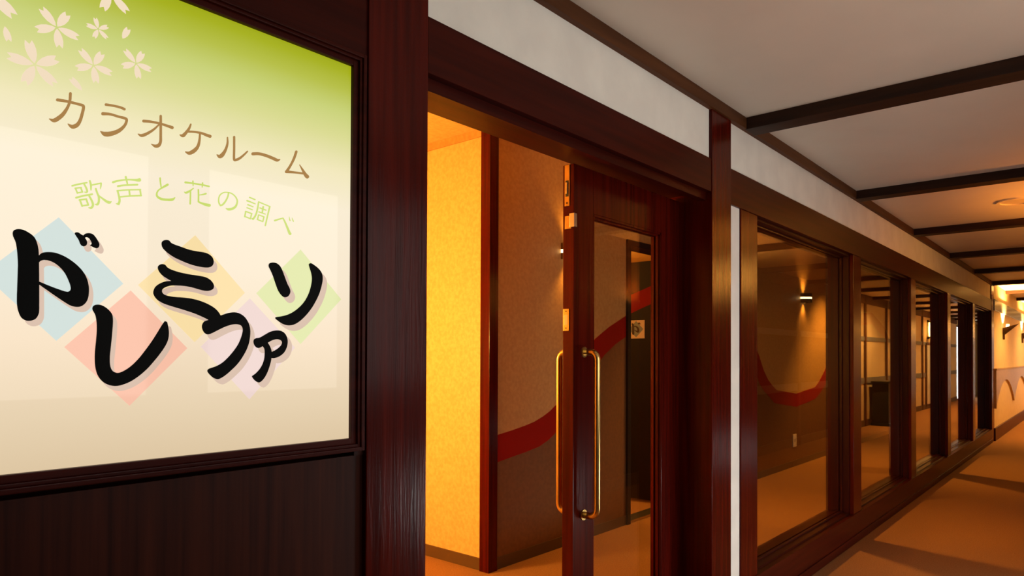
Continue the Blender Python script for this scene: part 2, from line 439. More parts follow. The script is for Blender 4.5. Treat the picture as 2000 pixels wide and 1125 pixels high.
 'fu':[[(354.1,248.9),(353.6,251.4),(353.6,253.8),(354,256.2),(354.9,258.6),(356.3,260.9),(358,262.8),(360,264),(362.3,264.8),(365.4,265.9),(369.6,267.4),(374.6,269.2),(379.5,271),(383.7,272.9),(387.8,274.7),(392.1,276.5),(396.8,278.4),(401.8,280.3),(406.6,281.9),(411.4,283.1),(416,283.9),(420.5,284.2),(424.8,284),(428.9,283.2),(432.9,281.8),(436.7,280),(440.3,277.6),(443.7,274.7),(446.8,271.1),(449.6,266.8),(451.9,262.3),(453.6,257.6),(454.9,252.5),(455.5,247.1),(455.5,240.9),(454.9,234.4),(454,228.3),(453,223),(451.5,218),(449.6,212.9),(447.2,207.3),(444.2,201.6),(440.8,195.9),(437,190.1),(432.9,184.4),(428.5,179),(423.9,174.2),(419.2,169.8),(414.6,165.8),(410.4,162.1),(406.4,158.8),(402.6,156),(399,153.5),(395.5,151.5),(392.4,149.9),(390,148.9),(387.9,148.4),(385.7,148.4),(383,149),(380.1,150.1),(377.3,151.6),(374.5,153.6),(371.9,156),(369.7,158.2),(367.9,160.3),(366.4,162.2),(365.5,164),(365.2,165.5),(365.5,166.9),(366.3,168),(367.7,169.1),(369.7,170),(372.1,170.9),(375,171.8),(378.4,172.8),(382.1,174.1),(385.9,175.7),(389.8,177.7),(393.8,180.1),(397.8,182.9),(401.8,186.3),(405.7,190),(409.8,194.1),(413.9,198.7),(417.8,203.3),(421.5,208),(425,212.8),(428.2,217.7),(430.9,222.8),(433.2,228),(435.1,233),(436.7,237.8),(437.9,242.5),(438.6,246.6),(438.7,249.7),(438.3,252.1),(437.6,254.1),(436.5,256),(435.1,257.4),(433.1,258.6),(430.5,259.3),(427.5,259.8),(424.3,259.9),(421,259.7),(417.6,259.2),(413.8,258.4),(409.5,257),(404.8,255.4),(400,253.4),(394.9,251),(389.6,248.3),(384.8,245.8),(380.5,243.5),(376.6,241.4),(373.1,239.7),(370,238.5),(367.3,237.7),(364.8,237.6),(362.4,238.1),(360.2,239.3),(358.2,241),(356.5,243.3),(355.1,246.2)]],
 'a':[[(462.7,223.3),(462.5,225.5),(462.9,227.6),(463.7,229.3),(464.9,230.6),(466.6,231.6),(468.6,232.3),(471,232.8),(473.7,233),(477,233.9),(481,235.9),(485.6,238.6),(490,241.1),(493.8,243.3),(497.5,245.3),(501.3,247),(505.7,248.4),(510.3,249.4),(514.7,250),(518.9,250.2),(522.8,249.9),(526.4,249.2),(529.7,247.9),(532.7,246.2),(535.3,244.1),(537.5,241.5),(539.3,238.5),(540.7,235.3),(541.7,232),(542.3,228.4),(542.4,224.7),(541.9,220.6),(541,216.2),(539.5,212.1),(537.7,208.3),(535.5,204.7),(532.7,201.4),(529.2,198.4),(525.1,195.6),(521,193.4),(517,191.9),(513,191),(509.5,190.4),(506.9,190.4),(504.8,190.8),(502.8,191.1),(503,195.2),(503.3,199.3),(503.6,203.4),(507.2,205),(510.8,206.6),(514.1,208.4),(517.3,210.3),(520.2,212.4),(522.8,214.6),(525.1,217),(527,219.5),(528.2,221.8),(528.6,223.7),(528.3,225.5),(527.6,227.1),(526.4,228.3),(524.7,229.4),(522.7,230.1),(520.4,230.7),(517.7,231),(514.9,230.9),(511.9,230.4),(508.6,229.6),(505.3,228.4),(501.7,226.8),(498.1,224.8),(494.9,223),(492.5,221.5),(490.6,220),(488.3,218.5),(485.3,216.7),(482,214.7),(479,213.2),(476.6,212.3),(474.6,211.7),(472.5,211.8),(470.2,212.5),(468,213.9),(466,215.6),(464.5,218),(463.3,220.7)],
  [(482.7,216.7),(486.4,219.4),(490.2,222),(493.9,224.7),(496.3,221.6),(498.6,218.6),(500.6,215.2),(502.3,211.5),(503.7,207.5),(504.6,203.4),(504.8,199.3),(504.6,195.1),(504.1,190.8),(503.4,186.4),(502.4,181.8),(501,176.8),(499.1,171.1),(496.9,165),(494.5,159.5),(492.1,154.9),(489.6,150.9),(487.1,147.5),(484.5,144.6),(482,142.4),(479.6,140.7),(477.7,139.7),(476,139.3),(474.1,139.5),(471.7,140.4),(469.1,141.9),(466.7,143.6),(464.5,145.6),(462.6,147.9),(461.1,149.8),(460.2,151.1),(459.8,152.1),(460.2,153.2),(461.7,154.4),(464,155.7),(466.5,157.4),(469.2,159.5),(472,162.1),(474.8,165),(477.4,168.1),(479.9,171.6),(482.1,175.2),(484,179.1),(485.5,183.2),(486.7,187.3),(487.5,191.4),(487.9,195.5),(488.1,199.5),(488.2,203.2),(488,206.7),(487.4,209.9),(486.2,212.4),(484.4,214.6)]],
 'so':[[(495.7,385.6),(495.5,388),(496,390.1),(497.2,391.9),(499.2,393.2),(501.9,394.2),(504.8,394.8),(507.9,395),(511.3,394.9),(514.4,394.2),(517.2,393),(519.9,391.3),(522.3,389.2),(524.4,386.6),(526.3,383.5),(528.2,380),(530.2,375.8),(532.2,371.1),(534.2,366.3),(536.3,361.6),(538.3,356.9),(540.3,352.6),(542.5,348.8),(544.7,345.5),(546.4,342.3),(547.4,339.5),(547.9,337),(547.8,334.4),(547,331.5),(545.4,328.5),(543.5,326),(541.1,324.2),(538.4,322.9),(535.6,322.3),(533,322.4),(530.4,323.3),(527.7,325),(524.7,327.6),(521.7,331),(518.8,334.9),(516.3,339.7),(514.1,345),(511.9,350.3),(509.9,355.5),(507.9,360.8),(506,365.6),(504,369.9),(502,373.8),(500.2,377.3),(498.4,380.4),(496.7,383.1)],
  [(594,396.4),(593.4,398.8),(593.4,400),(594,401),(595.2,402),(597,402.8),(599.2,403),(601.7,402.4),(604.6,401.2),(607.7,399.6),(611.2,397.8),(614.9,395.7),(618.4,393.3),(621.7,390.4),(624.8,387.2),(627.1,383.9),(628.6,380.4),(629.5,376.8),(629.8,372.9),(629.8,369),(629.4,364.8),(628.4,359.8),(626.8,353.3),(624.6,345.9),(622.1,338.8),(619.3,332.3),(616.1,325.9),(612.6,319.6),(608.7,313.1),(604.5,306.6),(600.1,300.5),(595.4,294.7),(590.5,289.2),(585.6,284.2),(580.8,279.6),(576,275.4),(571.2,271.8),(566.5,268.6),(561.8,266),(557.1,264),(552.4,262.6),(547.7,261.9),(543.1,261.7),(538.4,262.2),(533.7,263.3),(529.2,264.8),(524.9,266.8),(520.8,269.2),(517.5,271.4),(514.9,273.1),(513,274.7),(512,276.1),(511.9,277.1),(512.8,277.9),(514.5,278.6),(517.2,279.2),(520.9,279.7),(525.2,280.5),(530,281.6),(535.4,283),(540.9,284.8),(546.2,287),(551.5,289.6),(556.8,292.8),(562.4,296.5),(567.9,300.9),(573,305.4),(577.5,309.9),(581.6,314.7),(585.3,319.7),(588.7,325.2),(591.8,331),(594.5,336.8),(596.6,342.5),(598.3,348.3),(599.6,353.7),(600.7,358.9),(601.4,363.9),(601.6,368.6),(601.3,372.9),(600.5,377),(599.4,381.3),(597.6,386.5),(595.5,392.1)]],
}
TITLE=[
 [([(100.3,628.8),(101,627.7),(102.2,627.4),(105.9,627.9),(109.7,628.4),(113.4,628.8),(117.1,629.2),(120.9,629.3),(124.8,629.3),(128.5,629.3),(131.8,629.2),(134.6,629.1),(136.9,629.1),(138.6,628.9),(139.7,628.6),(140.1,628.4),(139.8,628.6),(139.8,628.3),(139.7,627.1),(139.6,625.6),(139.3,623.8),(138.9,621.5),(138.4,618.8),(137.6,615.5),(136.8,611.8),(135.9,608.2),(134.9,605.1),(133.8,602.5),(132.7,600.2),(131.5,598.4),(130.5,597),(129.4,596),(128.2,595.1),(127,594.3),(126.1,593.8),(125.6,593.5),(125.1,593.3),(124.2,593.3),(123.2,593.3),(122.2,593.3),(121.2,593.4),(120.2,593.6),(119.1,593.8),(118.8,593.8),(118.4,593.7)],[(100.6,631),(101.5,632.2),(102.8,632.8),(106.5,633.2),(110.3,633.5),(114.1,633.8),(117.9,634.1),(121.8,634.1),(125.7,634.1),(129.5,634),(132.7,633.9),(135.5,633.9),(137.9,634),(140.1,634),(141.9,633.7),(143.4,632.8),(144.4,631.3),(144.6,629.7),(144.6,628.1),(144.5,626.2),(144.2,624),(143.7,621.5),(143.1,618.7),(142.5,615.4),(141.7,611.6),(140.8,607.6),(139.8,604),(138.8,600.9),(137.7,598),(136.4,595.2),(134.8,592.7),(132.8,590.5),(130.7,588.8),(128.6,587.5),(126.6,586.7),(124.5,586.6),(122.9,587.1),(121.9,587.9),(121,588.7),(120.2,589.5),(119.5,590.5),(118.9,591.5),(118.3,592.5),(118.1,592.8),(118.1,593.1)]),
  ([(121.1,648.7),(120.1,647.6),(119.6,646.1),(119.5,642.9),(119.4,639.7),(119.3,636.6),(119,633.7),(118.5,630.9),(117.9,628.3),(117.1,625.6),(116,622.8),(114.6,619.6),(112.8,616.2),(110.9,612.9),(109.2,610.1),(107.5,607.7),(105.8,605.6),(104.1,603.6),(102.4,601.8),(100.8,600.1),(99.4,598.7),(98.3,597.7),(97.5,597),(96.6,596.4),(95.1,595.9),(93.1,595.6),(91.2,595.3),(90.8,595.2),(90.5,594.9)],[(122.8,649.1),(123.7,648.4),(124,647.1),(123.9,643.9),(123.8,640.6),(123.7,637.3),(123.3,634),(122.8,630.9),(122.1,627.9),(121.2,624.8),(120.2,621.6),(118.8,618),(117.3,614.2),(115.6,610.4),(113.8,606.9),(111.9,603.8),(110,601.1),(108.1,598.7),(106.3,596.7),(104.5,594.8),(102.6,592.9),(100.5,591.3),(97.9,590.3),(95.5,590.4),(93.6,591.5),(92.2,592.7),(90.7,593.8),(90.4,594),(90.3,594.4)])],
 [([(175.6,641.8),(176.2,640.8),(177.3,640.5),(181,641),(184.7,641.5),(188.2,641.9),(191.5,642.2),(194.4,642.3),(197,642.3),(199.4,642.2),(201.6,642.1),(203.3,641.8),(204.8,641.5),(206.2,641.1),(207.7,640.7),(209,640.9),(210.1,641.7)],[(175.9,643.7),(176.7,644.8),(177.9,645.4),(181.5,645.7),(185.2,646),(188.8,646.4),(192.2,646.6),(195.2,646.7),(198,646.8),(200.5,646.8),(202.9,646.7),(204.9,646.5),(206.6,646.2),(208.1,645.8),(209.6,645.5),(210.5,644.8),(210.8,643.7)]),
  ([(170.3,623.6),(171.2,622.5),(172.6,622.3),(175.7,623.1),(178.8,624),(181.7,624.7),(184.8,625.2),(188,625.3),(191.5,625.1),(195,624.8),(198.4,624.6),(201.6,624.5),(204.7,624.5),(207.3,624.4),(209.1,624.1),(210,623.8),(210.2,623.8),(210.1,623.9),(210,623.2),(209.8,621.4),(209.2,619.2),(208.2,616.7),(206.9,614.2),(205,611.7),(202.7,608.9),(200,606.2),(197.4,603.9),(194.7,601.9),(191.6,600),(188.6,598.3),(185.7,596.9),(183.2,595.9),(181,595.1),(179,594.6),(177.3,594.2),(175.9,593.8),(174.1,593.6),(172,593.6),(169.9,593.6),(169.5,593.7),(169.2,593.5)],[(170.4,626),(171.3,627.4),(172.9,628.3),(175.9,628.8),(178.9,629.3),(182.2,629.8),(185.5,630),(189.1,630),(192.7,629.7),(196.2,629.4),(199.5,629.2),(202.5,629.2),(205.6,629.4),(208.5,629.4),(210.9,629.2),(212.6,628.7),(214,627.6),(214.7,625.8),(214.7,623.8),(214.4,621.4),(213.7,618.5),(212.6,615.3),(211,612),(209,608.6),(206.6,605.1),(203.9,601.7),(200.9,598.5),(197.7,595.7),(194.2,593.1),(190.8,590.9),(187.5,589.1),(184.5,587.6),(181.4,586.4),(178.5,585.8),(175.6,585.8),(173.1,586.9),(171.4,588.6),(170.3,590.5),(169.1,592.3),(168.9,592.5),(168.9,592.9)])],
 [([(239.2,628.6),(240,627.6),(241.4,627.3),(244.7,628),(248,628.7),(251.3,629.4),(254.8,629.9),(258.6,630.2),(262.7,630.5),(266.9,630.6),(270.8,630.7),(274.5,630.5),(278.1,630.1),(281.5,629.7),(284.5,629.3),(287,629),(288.9,628.6),(290.8,628.2),(292.7,627.9),(294.4,628.2),(295.8,629.4)],[(239.4,630.8),(240.3,632.1),(241.8,632.8),(245.1,633.3),(248.3,633.8),(251.7,634.3),(255.4,634.7),(259.4,634.9),(263.6,635.1),(267.8,635.2),(271.8,635.2),(275.7,635.1),(279.5,634.9),(283,634.7),(286,634.5),(288.6,634.4),(290.7,634.3),(292.6,634.2),(294.6,634.1),(296,633.4),(296.6,631.9)]),
  ([(271.2,649.5),(270.3,648.4),(269.9,647),(269.9,643.2),(269.9,639.5),(269.9,635.6),(269.9,631.3),(270,626.2),(270.1,620.6),(270.1,615.1),(270.1,610.4),(270.1,606.7),(270.1,603.6),(270,601.1),(269.7,599),(269.1,597),(268.4,595.5),(267.7,594.4),(267,593.6),(266.4,593),(265.5,592.4),(264.5,591.9),(263.4,591.4),(262.1,591.1),(260.1,591),(257.9,591),(255.7,591.1),(255.4,591.1),(255.2,590.9)],[(273.1,650),(274,649.4),(274.4,648.2),(274.5,644.4),(274.6,640.7),(274.7,636.8),(274.7,632.5),(274.8,627.4),(274.8,621.8),(274.9,616.3),(274.9,611.5),(275,607.8),(275.1,604.7),(275.1,601.9),(274.9,599.2),(274.4,596.6),(273.8,594.1),(272.8,591.7),(271.3,589.5),(269.4,587.6),(267.2,586.3),(264.9,585.6),(262.5,585.4),(260.3,586.1),(258.5,587.4),(256.8,588.8),(255.2,590.1),(255,590.2),(255,590.5)]),
  ([(269.4,631.5),(268.6,631.4),(267.8,630.8),(265.2,627.9),(262.8,625),(260.3,622.2),(257.7,619.5),(254.7,616.8),(251.4,614.1),(248.3,611.6),(245.5,609.5),(243.1,607.9),(241.2,606.7),(239.5,605.8),(238.3,605.2),(237.2,604.8),(235.9,604.5),(234.3,604.5),(232.5,604.4),(232.1,604.4),(231.7,604.2)],[(270.2,630.8),(270.3,630),(269.9,629.1),(267.5,626),(265.3,622.9),(262.9,619.7),(260.2,616.6),(257.2,613.4),(254,610.3),(250.8,607.4),(247.9,604.9),(245.4,603),(243,601.3),(240.6,600.1),(238.2,599.4),(235.9,599.7),(234.2,600.7),(233,601.9),(231.8,602.9),(231.5,603.2),(231.5,603.6)])],
 [([(328.7,647.9),(327.8,647.4),(327.2,646.4),(326.2,644.1),(325.3,641.9),(324.3,639.8),(323.2,637.7),(321.8,635.4),(320.2,633),(318.5,630.6),(316.9,628.5),(315.4,626.6),(314.1,625),(313.1,624.1),(312.8,623.6),(312.7,623.2),(311.7,622.6),(310.1,622.1),(308.4,621.5),(307.8,621.4),(307.4,621)],[(329.9,647.7),(330.4,647),(330.3,646),(329.8,643.7),(329.2,641.4),(328.5,638.9),(327.6,636.2),(326.2,633.5),(324.7,630.7),(323.1,628),(321.6,625.6),(320.3,623.5),(318.9,621.3),(317.3,619.2),(314.8,617.5),(312.1,617),(310.2,617.7),(309,618.7),(307.8,619.6),(307.3,619.8),(307.1,620.2)]),
  ([(321.3,629.6),(322.1,628.8),(323.3,628.6),(326.4,629.3),(329.5,630),(332.5,630.6),(335.7,631.1),(339.1,631.5),(342.8,631.7),(346.3,631.8),(349.4,631.7),(352.1,631.5),(354.5,631),(356.8,630.4),(359.1,629.9),(361.2,629.6),(363,629.4),(364.7,629.2),(366.4,629),(368.3,629.4),(369.7,630.7)],[(321.4,631.4),(322.2,632.5),(323.4,633.1),(326.5,633.7),(329.6,634.3),(332.8,634.9),(336.1,635.4),(339.7,635.9),(343.5,636.3),(347.2,636.6),(350.7,636.7),(353.8,636.6),(356.5,636.3),(358.9,636),(361.1,635.8),(363.1,635.6),(364.9,635.6),(366.6,635.5),(368.4,635.4),(369.9,634.7),(370.5,633.2)]),
  ([(346.3,634.7),(345.5,633.9),(345.1,632.8),(344.8,629.6),(344.6,626.3),(344.3,623.2),(343.8,620),(343.2,616.7),(342.4,613.3),(341.5,610.2),(340.4,607.5),(339,605.2),(337.4,603.1),(335.6,601.1),(333.8,599.3),(331.8,597.3),(329.6,595.5),(327.5,593.9),(326.1,592.8),(325,592.2),(323.5,591.8),(321.4,591.5),(319.3,591.3),(318.7,591.2),(318.3,590.8)],[(347.7,635),(348.5,634.5),(348.8,633.5),(348.8,630.3),(348.8,627.1),(348.8,623.9),(348.6,620.5),(348.2,617),(347.8,613.4),(347.1,609.7),(346,606.1),(344.6,602.8),(342.9,599.7),(340.9,596.8),(338.7,594.2),(336.2,591.7),(333.3,589.4),(330.2,587.4),(327,586.1),(323.9,586),(321.7,587),(320.1,588.2),(318.5,589.3),(318.1,589.6),(318,590.1)])],
 [([(402.6,639.7),(401.9,639),(401.7,638.2),(401.6,635.1),(401.6,632.2),(401.5,629.3),(401.1,626.4),(400.3,623.2),(399.3,619.7),(398,616.3),(396.6,613.1),(395,610.2),(393.1,607.3),(391.2,604.8),(389.6,602.9),(388.4,601.6),(387.7,600.9),(387.4,600.6),(387.4,600.2),(387.1,599.7),(385.8,599.4),(383.9,599.5),(382,599.5),(381.5,599.5),(381,599.3)],[(403.8,640),(404.4,639.7),(404.7,639),(405,636.1),(405.4,633.2),(405.7,630.2),(405.6,626.8),(405.1,623.2),(404.3,619.4),(403.3,615.6),(402.1,612),(400.8,608.4),(399.2,604.9),(397.6,601.6),(395.9,598.8),(394.1,596.6),(392.1,594.7),(389.6,593.2),(386.8,592.6),(384.3,593.3),(382.8,594.8),(381.8,596.4),(380.9,597.8),(380.6,598.2),(380.6,598.6)]),
  ([(416.4,645),(415.3,644),(414.9,642.6),(415,636.6),(415,630.6),(415.1,624.8),(415.1,619.1),(415,613.4),(414.9,607.6),(414.8,602.3),(414.9,598.3),(415.2,595.8),(416.3,594.1),(417.2,593.7),(419.5,593.1),(422.3,594.5),(424.4,595.5),(426.7,596.8),(429.2,598.5),(431.6,600.6),(434,602.9),(436.3,605.4),(438.6,607.9),(440.9,610.6),(443.2,613.4),(445.4,616.3),(447.7,619.1),(448.1,620.1),(448,620.9)],[(418.3,645.5),(419.4,645),(419.8,643.8),(419.9,637.8),(419.9,631.8),(420,625.9),(420,620.2),(420,614.4),(419.9,608.6),(419.9,603.4),(420.1,599.7),(420.3,598.2),(420.2,598.5),(420.5,598.6),(419.2,598.3),(420.6,599.2),(422.6,600.2),(424.5,601.3),(426.4,602.6),(428.5,604.2),(430.8,606.1),(433.1,608.3),(435.5,610.6),(437.9,613),(440.3,615.5),(442.7,618.2),(445.2,620.9),(446.1,621.5),(447,621.6)])],
 [([(455.3,615.5),(456.6,614.4),(458.6,614.3),(462,615.2),(465.2,616.2),(468.4,617),(471.7,617.6),(475.4,617.8),(479.3,617.8),(483.4,617.7),(487.4,617.4),(491.6,616.9),(496,616.2),(500.1,615.4),(503.7,614.8),(506.5,614.2),(508.8,613.5),(511.2,613),(514,613.1),(516.8,614),(518.8,615.5),(520.1,617),(521.3,618.2),(521.9,618.8),(522.2,619.5)],[(455.2,618.1),(456.3,619.8),(458.2,620.9),(461.5,621.7),(464.9,622.6),(468.5,623.5),(472.5,624.1),(476.6,624.3),(480.9,624.4),(485.3,624.2),(489.6,623.9),(494.1,623.5),(498.6,622.9),(502.9,622.2),(506.7,621.6),(509.8,621),(512.2,620.4),(514,620),(515.1,619.7),(515.8,619.5),(516.9,619.5),(518.6,619.9),(520.3,620.3),(521.1,620.6),(521.8,620.4)])],
 [([(560.4,648.1),(558.8,647.2),(557.7,645.6),(556.4,641.5),(555.1,637.6),(553.8,633.6),(552.2,629.6),(550.4,625.3),(548.3,620.7),(546.1,616.3),(543.9,612.3),(541.9,608.9),(539.9,605.9),(537.9,603),(535.9,600),(535.3,598.2),(535.9,596.7)],[(562.8,648),(563.8,646.9),(563.8,645.2),(562.5,641.2),(561.2,637.2),(559.8,633),(558.1,628.7),(556.1,624.1),(553.7,619.4),(551.3,614.9),(549.1,610.7),(547.1,607.1),(545.3,603.9),(543.5,600.8),(541.7,597.8),(540.1,596.3),(538.2,595.8)]),
  ([(533.2,594.3),(534.3,593.1),(536.3,592.8),(541.4,593.7),(546.5,594.6),(551.6,595.5),(557,596.3),(562.5,597),(568.4,597.5),(574.3,598),(580.2,598.5),(581.7,599),(582.7,600)],[(533.4,597),(534.7,598.6),(536.8,599.4),(541.9,599.9),(546.9,600.3),(552.1,600.7),(557.5,601.2),(563.1,601.6),(569,602.1),(574.9,602.6),(580.8,603),(582.2,602.8),(582.9,601.9)]),
  ([(568.5,618.5),(568.3,618.1),(568.4,617.6),(569.9,614.9),(571.5,612.1),(573,609.3),(574.5,606.6),(576,603.9),(577.6,601),(579.1,598.3),(580.6,596),(582,594.4),(583.4,593.2),(584.4,592.5),(585.3,591.8),(587.9,591.1),(590.6,591.9)],[(569.1,619),(569.6,619),(570,618.8),(572.3,616.6),(574.6,614.4),(576.9,612.2),(579.2,610),(581.5,607.7),(583.8,605.5),(586,603.4),(587.8,601.8),(589,601),(589.9,600.5),(591,600),(592.2,599.3),(593.6,597.3),(593.3,594.9)])],
]
